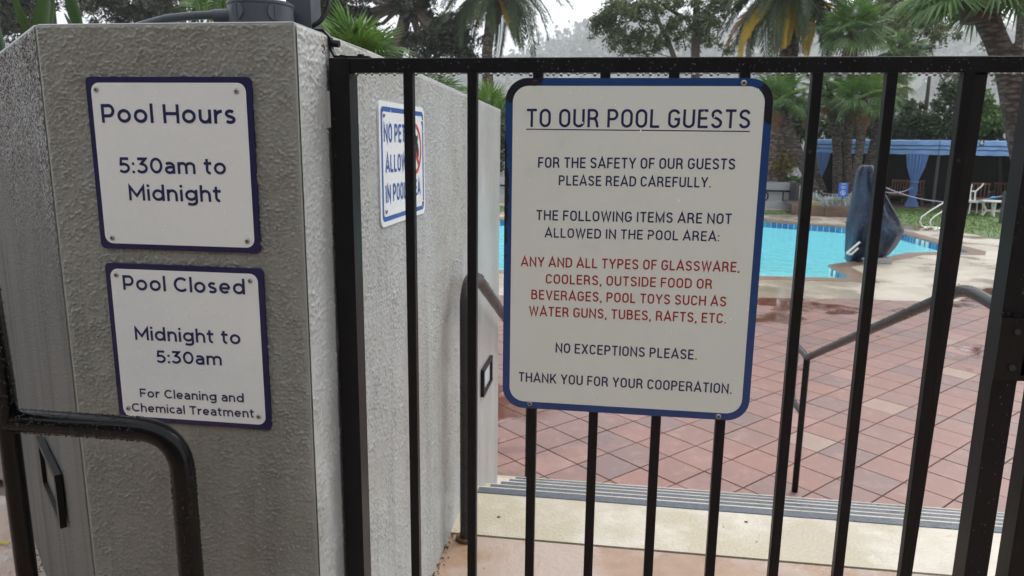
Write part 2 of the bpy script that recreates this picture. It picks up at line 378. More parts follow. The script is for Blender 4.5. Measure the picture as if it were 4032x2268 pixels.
t = NT('date_palm_trunk'); w = t.voro(5.5, 'F1', vec=t.mapv((1, 1, 2.2))); n = t.noise(20, 4)
M['date_bark'] = t.set(color=t.mix(t.ramp(w, [(0.25, 0.0), (0.6, 1.0)]), t.mix(n, (0.15, 0.105, 0.08), (0.23, 0.165, 0.13)), (0.06, 0.042, 0.034)), rough=0.85,
                       normal=t.bump(t.math('MULTIPLY', w, -1.0), 0.08, 0.8))
M['boots'] = plain('fibrous_leaf_boots', (0.055, 0.038, 0.026), 0.85, var=0.4, scale=9)
M['lawn'] = m_leaf('lawn_green', (0.045, 0.10, 0.008), (0.10, 0.19, 0.018), 0.6, 0.1)
M['soil'] = plain('damp_soil', (0.06, 0.045, 0.032), 0.9, var=0.3)
M['hillside'] = plain('hillside_scrub', (0.05, 0.068, 0.04), 0.9, var=0.5, scale=0.03)
M['far_tree'] = m_leaf('distant_tree_green', (0.018, 0.028, 0.014), (0.05, 0.065, 0.032), trans=0)
M['blue_canvas'] = plain('blue_awning_canvas', (0.165, 0.30, 0.56), 0.55, var=0.10, scale=1.5)
M['curtain'] = plain('blue_curtain_cloth', (0.125, 0.23, 0.48), 0.7, var=0.12, scale=2)
t = NT('wet_navy_cover'); n = t.noise(3.2, 4, 0.6)
M['cover'] = t.set(color=t.mix(t.ramp(n, [(0.4, 0.0), (0.62, 1.0)]), (0.004, 0.009, 0.030), (0.012, 0.036, 0.080)), rough=0.34, normal=t.bump(t.noise(7, 3, dist=1.2), 0.05, 0.6), spec=0.4)
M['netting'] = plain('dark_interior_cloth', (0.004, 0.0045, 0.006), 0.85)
M['wood'] = plain('reddish_teak', (0.20, 0.085, 0.045), 0.5, var=0.2, scale=6)
M['wood_dark'] = plain('dark_teak', (0.07, 0.038, 0.025), 0.6, var=0.2, scale=6)
M['white_paint'] = plain('white_powder_coat', (0.72, 0.73, 0.70), 0.4, var=0.03)
M['post_grey'] = plain('charcoal_post', (0.05, 0.05, 0.055), 0.5)
M['rope'] = plain('pale_lavender_rope', (0.42, 0.40, 0.52), 0.6)
M['float'] = plain('bright_blue_float', (0.02, 0.22, 0.60), 0.3)
M['grey_wall'] = plain('pale_grey_wall', (0.36, 0.37, 0.37), 0.6, var=0.08, scale=3)
M['timber'] = plain('weathered_timber', (0.15, 0.095, 0.065), 0.75, var=0.35, scale=4)
M['sign_blue2'] = plain('bright_blue_sign', (0.03, 0.12, 0.48), 0.35, var=0.03)
M['pale_panel'] = plain('frosted_lens', (0.55, 0.60, 0.63), 0.3)
M['lens_dark'] = plain('dim_dirty_lens', (0.075, 0.075, 0.07), 0.4, var=0.2)
M['roof_red'] = plain('terracotta_roof', (0.40, 0.17, 0.11), 0.7)
M['house'] = plain('pale_house_wall', (0.62, 0.58, 0.52), 0.7)
M['concrete'] = plain('brown_stained_concrete', (0.17, 0.135, 0.095), 0.5, var=0.4, scale=5)
M['bracket'] = m_wetmetal('rusting_black_bracket', (0.009, 0.008, 0.008), 0.35)

# ------------------------------------------------------------------ terrain and hills
def terr(x, y):
    r = math.hypot(x-3, y-15)
    s = min(1, max(0, (r-55)/260)); s = s*s*(3-2*s)
    z = -4.2 - 55*s
    u = min(1, max(0, (y-420)/900)); u = u*u*(3-2*u)
    ridge = 215 + 20*math.sin(x*0.007+0.6) + 13*math.sin(x*0.016+1.9) + 0.06*x + 8*math.sin(y*0.016+x*0.008)
    return z + u*ridge
xs = sorted(set([-1900+50*i for i in range(77)])); ys = sorted(set([-300+50*i for i in range(46)]))
mb = MB(); nx = len(xs)
mb.add([(x, y, terr(x, y)) for y in ys for x in xs], [(j*nx+i, j*nx+i+1, (j+1)*nx+i+1, (j+1)*nx+i) for j in range(len(ys)-1) for i in range(nx-1)])
mb.build('ground', M['hillside'], smooth=True, kind='structure')

def leaf_quads(P, a, b, up=0.0, droop=0.0):
    """random little quads at points P, a long and b wide"""
    n = len(P); d = rng.normal(size=(n, 3)); d[:, 2] = d[:, 2]*(1-abs(up)) + up - droop
    d /= np.linalg.norm(d, axis=1)[:, None]; e = rng.normal(size=(n, 3)); e -= (e*d).sum(1)[:, None]*d; e /= np.linalg.norm(e, axis=1)[:, None]
    s = rng.uniform(0.6, 1.3, (n, 1)); d = d*a*s; e = e*b*s
    return np.stack([P-d*0.5, P+e*0.5, P+d*0.5, P-e*0.5], 1).reshape(-1, 3)
def quads_mesh(name, V, mat):
    n = len(V)//4; me = bpy.data.meshes.new(name); me.vertices.add(n*4); me.loops.add(n*4); me.polygons.add(n)
    me.vertices.foreach_set('co', V.astype(np.float32).ravel()); me.loops.foreach_set('vertex_index', np.arange(n*4, dtype=np.int32))
    me.polygons.foreach_set('loop_start', np.arange(0, n*4, 4, dtype=np.int32))
    me.update(calc_edges=True); me.materials.append(mat); return me
def blob_pts(c, r, n, sub=9, tuft=0.3):
    """points gathered in tufts inside an ellipsoid"""
    c = np.array(c); r = np.array(r if hasattr(r, '__len__') else (r, r, r))
    d = rng.normal(size=(sub, 3)); d /= np.linalg.norm(d, axis=1)[:, None]; cen = d*(rng.uniform(0.25, 1, (sub, 1))**0.6)
    k = rng.integers(0, sub, n); p = cen[k] + rng.normal(size=(n, 3))*tuft*rng.uniform(0.5, 1.1, (sub, 1))[k]
    return c + p*r

# distant wooded slope: trees too many to count
P = []
for _ in range(2600):
    y = random.uniform(380, 1420); x = random.uniform(-0.62*y, 0.78*y); r_ = random.uniform(6, 15)
    if random.random() < 0.4 and y > 1100: r_ *= 1.4
    z = terr(x, y); P.append(blob_pts((x, y, z+r_*0.8), (r_*0.7, r_*0.7, r_*1.15), 26, 6, 0.35))
P = np.concatenate(P); hm = link('wooded_hillside', quads_mesh('wooded_hillside', leaf_quads(P, 8.5, 6.5), M['far_tree']), kind='stuff')
hm['label'] = 'misty wooded hillside fading into low cloud'; hm['category'] = 'woodland'
def house(px, py, w, label, roof=True):
    Y = 520.0; p = None
    for k in range(90):
        Y = 420 + k*11; q = atY(px, py, Y)
        if terr(q.x, q.y) > q.z - 2: p = q; break
    if p is None: return
    z0 = p.z - 3; t_ = thing('hillside_house', label, 'house', (p.x, p.y, z0), 'houses scattered on the misty hillside')
    MB().box((p.x-w/2, p.y-4, z0-4), (p.x+w/2, p.y+5, z0+4.4)).build('wall', M['house'], t_)
    mb = MB(); mb.add([(p.x-w/2-.7, p.y-5, z0+4.4), (p.x+w/2+.7, p.y-5, z0+4.4), (p.x+w/2+.7, p.y+6, z0+4.4), (p.x-w/2-.7, p.y+6, z0+4.4), (p.x-w/2+1, p.y+.5, z0+5.8), (p.x+w/2-1, p.y+.5, z0+5.8)],
           [(0,1,5,4), (1,2,5), (2,3,4,5), (3,0,4), (3,2,1,0)]); mb.build('roof', M['roof_red'] if roof else M['grey_wall'], t_)
    for k in range(3): MB().box((p.x-w/2+w*(.12+.3*k), p.y-4.12, z0+1.2), (p.x-w/2+w*(.28+.3*k), p.y-4.003, z0+3.0)).build('window', M['ink'], t_)
house(2030, 183, 20, 'small pale house on the misty hill just right of the left date palm trunk', False)
house(2195, 208, 18, 'low white house on the misty slope above the middle of the gate rail', False)
house(1800, 322, 18, 'terracotta roofed house seen over the stucco wall through the gate bars')
house(3420, 480, 14, 'pale house glimpsed between the fan palm trunks', False)

# ------------------------------------------------------------------ ground sheets round the pool
pool = [(-9.0, 11.72), (-1.9, 12.2), (3.95, 12.6), (3.93, 14.0), (4.6, 14.6), (5.26, 15.15), (5.98, 15.95), (6.63, 16.2), (7.25, 16.25), (7.42, 16.6), (7.15, 20.0), (6.22, 20.85), (4.27, 21.85), (0.5, 21.2), (-3.2, 20.4), (-9.0, 19.4)]
def offset(poly, d):
    out = []; n = len(poly)
    for i in range(n):
        a, b, c = (Vector((*poly[k % n], 0)) for k in (i-1, i, i+1))
        n1 = Vector(((b-a).y, -(b-a).x, 0)).normalized(); n2 = Vector(((c-b).y, -(c-b).x, 0)).normalized()
        m = (n1+n2).normalized(); k = d/max(0.45, m.dot(n1)); p = b+m*k; out.append((p.x, p.y))
    return out
outer = offset(pool, 0.30)
sheet('garden_ground', [(-32, -6), (45, -6), (45, 48), (-32, 48)], [offset(pool, 0.1)], D-0.05, M['soil'])
sheet('paving_bed', [(-6, 3.9), (9.5, 3.9), (9.5, 14.4), (4.9, 10.99+.3), (-6, 10.0)], [], D-0.012, M['grout'])
sheet('concrete_deck', [(-14, 8.4), (-3.5, 9.86), (2.07, 10.71), (4.44, 10.93), (4.85, 11.0), (6.0, 12.49), (7.2, 14.1), (12, 16.2), (16, 16.4), (9.3, 18.9), (7.96, 22.0), (7.1, 23.5), (5.4, 24.0), (4.66, 24.04), (-14, 21.6)], [outer], D+0.002, M['deck'])
sheet('garden_path', [(-14, 23.6), (4.7, 25.5), (6.6, 25.3), (7.3, 27.8), (5.6, 27.2), (-14, 27.2)], [], D+0.002, M['deck'])
# coping stones and waterline tiles
pl = MB(); n = len(pool)
for i in range(n):
    a, b = pool[i], pool[(i+1) % n]
    pl.add([(a[0], a[1], D-0.03), (b[0], b[1], D-0.03), (b[0], b[1], D-1.4), (a[0], a[1], D-1.4)], [(3, 2, 1, 0)])
pl.v += [(x, y, D-1.4) for x, y in pool]; k0 = len(pl.v)-n
for tr_ in tessellate_polygon([[Vector((x, y, 0)) for x, y in pool]]): pl.f.append(tuple(k0+i for i in tr_)); pl.m.append(0)
basin = pl.build('swimming_pool', M['plaster'], kind='structure')
tl = MB()
for i in range(n):
    a, b = Vector((*pool[i], 0)), Vector((*pool[(i+1) % n], 0)); ao, bo = Vector((*outer[i], 0)), Vector((*outer[(i+1) % n], 0))
    Ln = (b-a).length; m = max(1, round(Ln/0.62))
    for k in range(m):
        g = 0.006/Ln; t0, t1 = k/m+g, (k+1)/m-g
        q = [a.lerp(b, t0), a.lerp(b, t1), ao.lerp(bo, t1), ao.lerp(bo, t0)]
        c_ = sum(q, Vector())/4; u_, v_, z_ = project((c_.x, c_.y, D))
        inn = [(p_.x, p_.y) for p_ in (q[0]+(q[0]-q[3])*0.12, q[1]+(q[1]-q[2])*0.12, q[2], q[3])]
        mb = MB(); mb.add([(x, y, D-0.035) for x, y in inn] + [(x, y, D+0.006) for x, y in inn], [(0,1,2,3)[::-1], (4,5,6,7), (0,1,5,4), (1,2,6,5), (2,3,7,6), (3,0,4,7)])
        mb.build('coping_stone', M['coping'], basin)
    nrm = Vector((-(b-a).y, (b-a).x, 0)).normalized()*0.006; m = max(1, int(Ln/0.152))
    for k in range(m):
        for row in range(1):
            p0, p1 = a.lerp(b, (k+.04)/m)+nrm, a.lerp(b, (k+.96)/m)+nrm; zt = D-0.036-row*0.155
            tl.add([(p0.x, p0.y, zt), (p1.x, p1.y, zt), (p1.x, p1.y, zt-0.148), (p0.x, p0.y, zt-0.148)], [(3, 2, 1, 0)])
tl.build('waterline_tiles', M['pooltile'], basin, kind='stuff')
sheet('pool_water', pool, [], D-0.105, M['water'])
def depth_mark(px, py, lab):
    p = atZ(px, py, D-0.1); best = None
    for i in range(n):
        a, b = Vector((*pool[i], 0)), Vector((*pool[(i+1) % n], 0)); q = Vector((p.x, p.y, 0)); t_ = max(0, min(1, (q-a).dot(b-a)/(b-a).length_squared)); c_ = a.lerp(b, t_)
        if best is None or (c_-q).length < best[0]: best = ((c_-q).length, c_, (b-a).normalized())
    c_, d_ = best[1], best[2]; nn = Vector((-d_.y, d_.x, 0))*0.012
    mb = MB(); q = c_+nn; mb.add([(*(q-d_*0.07).xy, D-0.04), (*(q+d_*0.07).xy, D-0.04), (*(q+d_*0.07).xy, D-0.19), (*(q-d_*0.07).xy, D-0.19)], [(3,2,1,0)])
    mb.build('depth_marker_tile', M['white_paint'], basin)
for q in ((3295, 1068), (3318, 1078), (3647, 951), (3668, 957), (3690, 962)): depth_mark(*q, '')

# pavers: square tiles laid diagonally
pav = sheet('pool_paving', [(-6, 3.9), (9.5, 3.9), (9.5, 14.4), (4.9, 10.99+.3), (-6, 10.0)], [], D-0.0105, M['grout'])
bpy.data.objects['paving_bed'].name = 'paving_subbase'; bpy.data.objects['paving_subbase'].location.z = -0.03
TL, TH = 0.301, 0.7518
ax = Vector((math.cos(TH), -math.sin(TH), 0))*TL; bx_ = Vector((math.sin(TH), math.cos(TH), 0))*TL; og = Vector((0.014, 4.945, 0))
tm = MB(); h_ = TL/2-0.0042
tm.bevbox((-h_, -h_, -0.03), (h_, h_, 0.0), 0.0022); tmesh = tm.mesh('paving_tile', M['paver'])
cells = []
for i in range(-40, 41):
    for j in range(-14, 45):
        c_ = og + ax*(i+.5) + bx_*(j+.5)
        lim = 10.42+0.13*c_.x if c_.x < 4.7 else 11.0+(c_.x-4.7)*1.2
        if c_.y < 4.0 or c_.y > lim+0.35 or c_.x < -1.9 or c_.x > 8: continue
        u_, v_, z_ = project((c_.x, c_.y, D)); vis = 1950 < u_ < 4080 and 1100 < v_ < 2060
        cells.append((0 if vis else 1, c_.y, c_))
cells.sort(key=lambda q: (q[0], q[1]))
far = MB()
for k, (_, _, c_) in enumerate(cells):
    zj = random.uniform(-0.0012, 0.0012)
    if k < 300:
        o = bpy.data.objects.new('tile', tmesh); COL.objects.link(o); o.parent = pav
        o.location = (c_.x, c_.y, D+zj); o.rotation_euler = (random.uniform(-.002, .002), random.uniform(-.002, .002), -TH+random.choice((0, 0.5, 1, 1.5))*math.pi)
    else:
        far.bevbox((-h_, -h_, -0.02), (h_, h_, 0), 0.0022, Matrix.Translation((c_.x, c_.y, D+zj)) @ Matrix.Rotation(-TH, 4, 'Z'))
far.build('far_tiles', M['paver'], pav, kind='stuff')

# lawns with short blades
def lawn(name, poly, n, seedz=0.004):
    o = sheet(name, poly, [], D+seedz+0.006, M['lawn'])
    xs_, ys_ = [p[0] for p in poly], [p[1] for p in poly]; P = []
    def inside(x, y):
        c_ = False
        for i in range(len(poly)):
            (x1, y1), (x2, y2) = poly[i-1], poly[i]
            if (y1 > y) != (y2 > y) and x < (x2-x1)*(y-y1)/(y2-y1)+x1: c_ = not c_
        return c_
    while len(P) < n:
        x, y = random.uniform(min(xs_), max(xs_)), random.uniform(min(ys_), max(ys_))
        if inside(x, y): P.append((x, y, D+0.03))
    g = link(name+'_grass', quads_mesh('grass', leaf_quads(np.array(P), 0.07, 0.018, up=0.8), M['lawn']), kind='stuff')
    g['label'] = 'short green grass of the ' + name.replace('_', ' '); g['category'] = 'grass'
lawn('lawn_by_cabana', [(7.93, 22.05), (9.25, 18.93), (16, 16.6), (22, 20), (15, 24.6), (12.1, 26.3), (9.6, 27.3), (7.6, 25.6), (7.2, 23.9)], 16000)
lawn('lawn_by_wall', [(-14, 21.65), (4.66, 24.08), (5.45, 24.0), (5.5, 25.0), (4.7, 25.44), (-14, 23.55)], 6000)

# ------------------------------------------------------------------ terrace, steps
st = MB(); st.box((-14, -6.5, L0-0.9), (8, 2.325, L0)).build('terrace_floor', M['terrace'], kind='structure')
MB().box((-0.5, 2.325, L0-0.002), (0.9, 2.331, L0-0.03)).build('terrace_joint', M['grout'], kind='structure')
for xa in (0.985,):      # saw-cut joint in the terrace
    MB().box((xa, 1.0, L0+0.0004), (xa+0.006, 2.32, L0+0.0012)).build('terrace_joint', M['grout'], bpy.data.objects['terrace_floor'])
steps = MB(); steps.box((-0.9, 2.331, D-0.3), (5.2, 2.698, L0+0.004)); stairs = steps.build('stairs', M['cream'], kind='structure')
XL = XW+0.004
def strip(x0, y0, y1, z):
    MB().bevbox((x0, y0, z-0.004), (5.1, y1, z+0.003), 0.002).build('nosing_strip', M['nosing'], stairs)
strip(atZ(1880, 1938, L0).x, 2.638, 2.686, L0+0.004)
for k in range(1, 5):
    y0 = 2.698+0.36*(k-1); z = L0-0.16*k
    mb = MB(); x0 = -0.9
    vs = [(x0, y0, z), (x0, y0+.362, z), (5.2, y0+.362, z), (5.2, y0, z)]
    mb.box((x0, y0, D-0.3), (5.2, y0+.36, z)); mb.build('step', M['cream'], stairs)
    strip(atZ(*((0, 0), (1931, 1912), (1973, 1898), (2007, 1887), (2030, 1880))[k], z).x, y0+.36-.066, y0+.348, z)

# ------------------------------------------------------------------ stucco wall
def grid_face(mb, O, U, V, nu, nv, amp, N):
    """finely divided slightly uneven wall face"""
    base = len(mb.v)
    for j in range(nv+1):
        for i in range(nu+1):
            p = O + U*(i/nu) + V*(j/nv)
            e_ = 0 if i in (0, nu) or j in (0, nv) else 1
            mb.v.append(tuple(p + N*(amp*e_*random.uniform(-1, 1))))
    for j in range(nv):
        for i in range(nu):
            a = base+j*(nu+1)+i; mb.f.append((a, a+1, a+nu+2, a+nu+1)); mb.m.append(mb.mi)
ZT = 0.189
wall = thing('stucco_wall', 'thick grey stucco wall with chamfered corner, left of the gate', 'wall', (-0.75, 1.6, L0))
# pier front
def roundprism(pts, z0, z1s, name, mat, rad=0.012, top_r=0.012):
    """vertical prism with rounded plan corners and softened top edge; z1s height per corner"""
    n = len(pts); ring = []; hs_ = []
    for i in range(n):
        a, b, c_ = Vector(pts[i-1]), Vector(pts[i]), Vector(pts[(i+1) % n]); d1 = (a-b).normalized(); d2 = (c_-b).normalized()
        for k in range(5):
            s_ = k/4; p = (b+d1*rad).lerp(b, s_).lerp(b.lerp(b+d2*rad, s_), s_); ring.append(p); hs_.append(z1s[i])
    cen = sum(ring, Vector((0, 0)))/len(ring)
    def inset(dd, zz): return [(p.x+(cen.x-p.x)/max(1e-6, (cen-p).length)*dd, p.y+(cen.y-p.y)/max(1e-6, (cen-p).length)*dd, hs_[i]+zz if zz > -9 else z0) for i, p in enumerate(ring)]
    mb = MB(); mb.loft([inset(0, -10), inset(0, -top_r), inset(top_r*0.3, -top_r*0.3), inset(top_r*1.1, 0)], caps=True)
    return mb.build(name, mat, wall, smooth=True)
cd = Vector((-0.735, 0.678)).normalized()          # direction of the chamfered face
A_ = Vector((-1.008, YP)); B_ = A_ + cd*2.1
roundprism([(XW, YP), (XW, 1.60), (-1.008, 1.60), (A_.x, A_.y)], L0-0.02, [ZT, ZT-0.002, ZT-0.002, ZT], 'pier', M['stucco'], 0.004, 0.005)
nb_ = Vector((-cd.y, cd.x))*-1; nb_ = Vector((cd.y, -cd.x))
inw = Vector((0.678, 0.735))
mb = MB(); q0 = A_+inw*0.0; off = 0.012
P4 = [A_+cd*0.004, A_+cd*2.2, A_+cd*2.2+inw*0.2, A_+inw*0.2+cd*0.004]
P4 = [(p.x, p.y) for p in P4]
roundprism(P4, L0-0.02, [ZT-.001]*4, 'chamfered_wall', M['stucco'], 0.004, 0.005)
roundprism([(XW+0.002, 1.57), (XW+0.002, 3.40), (XW-0.20, 3.40), (XW-0.20, 1.57)], D-0.3, [ZT-0.004, 0.139, 0.139, ZT-0.004], 'side_wall', M['stucco_lit_side'], 0.010, 0.006)
# the sprayed stucco coat itself, blob by blob, as a finely divided face
def stucco_face(name, F, a0, a1, b0, top, step, mat, dens=1.0, amp=0.0013, fade=None):
    nu = int((a1-a0)/step)+1; tmax = max(top(a0), top(a1)); nv = int((tmax-b0)/step)+1
    Hm = np.zeros((nv, nu)); g = np.random.default_rng(int(abs(a0*1000))+nu)
    k = int(nu*nv*(step/0.0046)**2*dens); K = 3
    cx_, cy_ = g.uniform(0, nu, k), g.uniform(0, nv, k); rr = g.gamma(4, 0.00022, k)+0.0010; hh = g.uniform(0.35, 1.25, k)**1.3; el = g.uniform(1.0, 1.5, k)*np.where(g.random(k) < .10, 1.8, 1); an = g.normal(0, .5, k)
    for dy in range(-K, K+1):
        for dx in range(-K, K+1):
            ix, iy = np.floor(cx_).astype(int)+dx, np.floor(cy_).astype(int)+dy; ok = (ix >= 0) & (ix < nu) & (iy >= 0) & (iy < nv)
            u_, v_ = (ix-cx_)*step, (iy-cy_)*step; uu = (u_*np.cos(an)+v_*np.sin(an))/(rr*el); vv = (-u_*np.sin(an)+v_*np.cos(an))/rr
            h_ = hh*np.clip(1-(uu*uu+vv*vv), 0, 1)**.7
            np.maximum.at(Hm, (iy[ok], ix[ok]), h_[ok])
    low = g.normal(size=(nv//18+3, nu//18+3)); yy, xx = np.mgrid[0:nv, 0:nu]/18.0; y0_, x0_ = yy.astype(int), xx.astype(int); fy, fx = yy-y0_, xx-x0_
    fy = fy*fy*(3-2*fy); fx = fx*fx*(3-2*fx)
    L_ = (low[y0_, x0_]*(1-fx)+low[y0_, x0_+1]*fx)*(1-fy)+(low[y0_+1, x0_]*(1-fx)+low[y0_+1, x0_+1]*fx)*fy
    Hm = Hm*(1+.25*L_)*amp + L_*0.00025
    A, B = np.meshgrid(np.linspace(a0, a1, nu), np.linspace(0, 1, nv)); ta = np.array([top(a) for a in np.linspace(a0, a1, nu)]); Bz = b0+(ta[None, :]-b0)*B
    if fade is not None: Hm = Hm*fade(A, Bz)
    ed = np.minimum.reduce([xx*18/1.5, (nu-1-xx*18)/1.5, (nv-1-yy*18)/1.5, np.ones_like(xx)]); Hm = (Hm+0.0006)*np.clip(ed, 0, 1)
    P_ = np.array(F.O)[None, None]+A[..., None]*np.array(F.U)+Bz[..., None]*np.array(F.V)+Hm[..., None]*np.array(F.N)
    me = bpy.data.meshes.new(name); n_ = nu*nv; me.vertices.add(n_); me.vertices.foreach_set('co', P_.astype(np.float32).ravel())
    I = (np.arange(nv-1)[:, None]*nu+np.arange(nu-1)[None, :]).ravel(); Q = np.stack([I, I+1, I+nu+1, I+nu], 1).astype(np.int32)
    if Vector(F.U).cross(Vector(F.V)).dot(F.N) < 0: Q = Q[:, ::-1]
    me.loops.add(Q.size); me.polygons.add(len(Q)); me.loops.foreach_set('vertex_index', np.ascontiguousarray(Q).ravel()); me.polygons.foreach_set('loop_start', np.arange(0, Q.size, 4, dtype=np.int32))
    me.update(calc_edges=True); me.polygons.foreach_set('use_smooth', np.ones(len(Q), dtype=bool)); me.materials.append(mat)
    return link(name, me, wall)
class Frame:
    """a plane in the world: origin, right, up, outward normal"""
    def __init__(s, O, U, V, N): s.O, s.U, s.V, s.N = Vector(O), Vector(U), Vector(V), Vector(N)
    def __call__(s, a, b, c=0): return tuple(s.O + s.U*a + s.V*b + s.N*c)
    def px(s, x, y):
        r_ = ray(x, y); p = r_*(s.O.dot(s.N)/r_.dot(s.N)); d = p-s.O; return d.dot(s.U), d.dot(s.V)
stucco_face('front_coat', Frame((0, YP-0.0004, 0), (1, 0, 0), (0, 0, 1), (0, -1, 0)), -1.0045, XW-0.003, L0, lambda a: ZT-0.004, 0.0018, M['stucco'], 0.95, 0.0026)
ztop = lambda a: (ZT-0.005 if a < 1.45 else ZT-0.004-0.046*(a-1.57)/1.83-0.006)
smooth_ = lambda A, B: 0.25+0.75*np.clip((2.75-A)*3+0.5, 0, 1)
stucco_face('side_coat', Frame((XW+0.0024, 0, 0), (0, 1, 0), (0, 0, 1), (1, 0, 0)), YP+0.003, 3.389, -1.75, ztop, 0.0028, M['stucco_lit_side'], 0.80, 0.0024, smooth_)
cfade = lambda A, B: np.clip(0.35+(B+0.35)*1.6, 0.18, 1.0)
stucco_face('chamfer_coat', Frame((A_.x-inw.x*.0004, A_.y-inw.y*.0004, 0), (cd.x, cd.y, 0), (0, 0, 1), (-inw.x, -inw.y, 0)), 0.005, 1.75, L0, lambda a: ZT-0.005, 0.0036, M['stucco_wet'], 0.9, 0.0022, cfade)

# soil inside the planter
sheet('planter_soil', [(XW-.1, 1.5), (XW-.1, 3.3), (-3.2, 3.6), (-2.4, 2.6), (-1.05, 1.5)], [], 0.02, M['soil'])

# ------------------------------------------------------------------ lettering
LS = 0.118
def _arc(cx, cy, rx, ry, a0, a1, n=9): return [(cx+rx*math.cos(R(a0+(a1-a0)*i/n)), cy+ry*math.sin(R(a0+(a1-a0)*i/n))) for i in range(n+1)]
s_ = LS/2; T_ = 1-s_
def glyph(ch):
    w = 0.52; r = w/2-s_; cx = w/2
    if ch == 'A': return .60, [[(.02, 0), (.30, 1), (.58, 0)], [(.12, .29), (.48, .29)]]
    if ch == 'B': return .53, [[(s_, 0), (s_, 1)], [(s_, T_), (.27, T_)] + _arc(.27, .745, .155, .196, 90, -90)[1:] + [(s_, .549)], [(.24, .549)] + _arc(.28, .304, .19, .245, 90, -90) + [(s_, s_)]]
    if ch == 'C': return .52, [_arc(cx, .70, r, .24, 8, 180) + _arc(cx, .30, r, .24, 180, 352)]
    if ch == 'D': return .55, [[(s_, 0), (s_, 1)], [(s_, T_), (.22, T_)] + _arc(.22, .66, .27, .28, 90, 0) + _arc(.22, .34, .27, .28, 0, -90) + [(s_, s_)]]
    if ch == 'E': return .46, [[(s_, 0), (s_, 1)], [(s_, T_), (.45, T_)], [(s_, .52), (.42, .52)], [(s_, s_), (.46, s_)]]
    if ch == 'F': return .44, [[(s_, 0), (s_, 1)], [(s_, T_), (.44, T_)], [(s_, .50), (.41, .50)]]
    if ch == 'G': return .55, [_arc(.275, .70, .215, .24, 14, 180) + _arc(.275, .30, .215, .24, 180, 360), [(.29, .47), (.55, .47)], [(.49, .47), (.49, .22)]]
    if ch == 'H': return .56, [[(s_, 0), (s_, 1)], [(.50, 0), (.50, 1)], [(s_, .52), (.50, .52)]]
    if ch == 'I': return .12, [[(s_, 0), (s_, 1)]]
    if ch == 'K': return .56, [[(s_, 0), (s_, 1)], [(s_+.02, .33), (.49, 1)], [(.20, .56), (.52, 0)]]
    if ch == 'L': return .43, [[(s_, 0), (s_, 1)], [(s_, s_), (.43, s_)]]
    if ch == 'M': return .70, [[(s_, 0), (s_, .95), (.35, .12), (.64, .95), (.64, 0)]]
    if ch == 'N': return .57, [[(s_, 0), (s_, .93), (.51, .07), (.51, 1)]]
    if ch == 'O': return .54, [_arc(.27, .68, .21, .26, 0, 180, 12) + _arc(.27, .32, .21, .26, 180, 360, 12) + ['c']]
    if ch == 'P': return .51, [[(s_, 0), (s_, 1)], [(s_, T_), (.27, T_)] + _arc(.27, .70, .18, .24, 90, -90)[1:] + [(s_, .46)]]
    if ch == 'R': return .54, [[(s_, 0), (s_, 1)], [(s_, T_), (.27, T_)] + _arc(.27, .71, .175, .23, 90, -90)[1:] + [(s_, .48)], [(.30, .48), (.40, .40), (.45, .22), (.48, 0)]]
    if ch == 'S': return .51, [_arc(.255, .72, .185, .22, 12, 90, 5)[0:] + _arc(.255, .735, .19, .205, 90, 230, 8)[1:] + [(.30, .50)] + _arc(.255, .27, .195, .21, 50, -90, 8) + _arc(.255, .28, .195, .22, -90, -168, 5)[1:]]
    if ch == 'T': return .48, [[(.24, 0), (.24, T_-s_)], [(0, T_), (.48, T_)]]
    if ch == 'U': return .54, [[(s_, 1), (s_, .28)] + _arc(.27, .28, .21, .22, 180, 360, 10)[1:] + [(.48, 1)]]
    if ch == 'V': return .56, [[(.04, 1), (.28, .04), (.52, 1)]]
    if ch == 'W': return .80, [[(.04, 1), (.22, .05), (.40, .97), (.58, .05), (.76, 1)]]
    if ch == 'X': return .54, [[(.04, 1), (.50, 0)], [(.50, 1), (.04, 0)]]
    if ch == 'Y': return .54, [[(.03, 1), (.27, .43)], [(.51, 1), (.27, .43)], [(.27, .47), (.27, 0)]]
    if ch == '.': return .13, [[(s_, 0), (s_, LS)]]
    if ch == ',': return .14, [[(.07, LS), (.07, -.02), (.02, -.13)]]
    if ch == ':': return .13, [[(s_, 0), (s_, LS)], [(s_, .50), (s_, .50+LS)]]
    return .24, []
def stroke_text(text, sp=0.135):
    """returns strokes in units of cap height and total width"""
    out = []; x = 0
    for ch in text:
        w, st = glyph(ch)
        for s0 in st:
            cl = s0[-1] == 'c'; p = [(a+x, b) for a, b in (s0[:-1] if cl else s0)]; out.append((p, cl))
        x += w + (sp if ch != ' ' else 0.02)
    return out, x-sp
def stroke_poly(p, cl, w):
    q = [p[0]]
    for a in p[1:]:
        if math.hypot(a[0]-q[-1][0], a[1]-q[-1][1]) > 1e-4: q.append(a)
    if cl and math.hypot(q[0][0]-q[-1][0], q[0][1]-q[-1][1]) < 1e-3: q.pop()
    n = len(q); L, Rr = [], []
    for i in range(n):
        pv = q[i-1] if (i > 0 or cl) else None; nx_ = q[(i+1) % n] if (i < n-1 or cl) else None
        d = []
        for a, b in ((pv, q[i]), (q[i], nx_)):
            if a and b: l = math.hypot(b[0]-a[0], b[1]-a[1]); d.append(((b[0]-a[0])/l, (b[1]-a[1])/l))
        if len(d) == 1: mxx, myy, k = -d[0][1], d[0][0], 1
        else:
            mxx, myy = -(d[0][1]+d[1][1]), d[0][0]+d[1][0]; l = math.hypot(mxx, myy) or 1; mxx /= l; myy /= l
            k = 1/max(0.36, -mxx*d[0][1]+myy*d[0][0])
        L.append((q[i][0]+mxx*k*w/2, q[i][1]+myy*k*w/2)); Rr.append((q[i][0]-mxx*k*w/2, q[i][1]-myy*k*w/2))
    return L, Rr
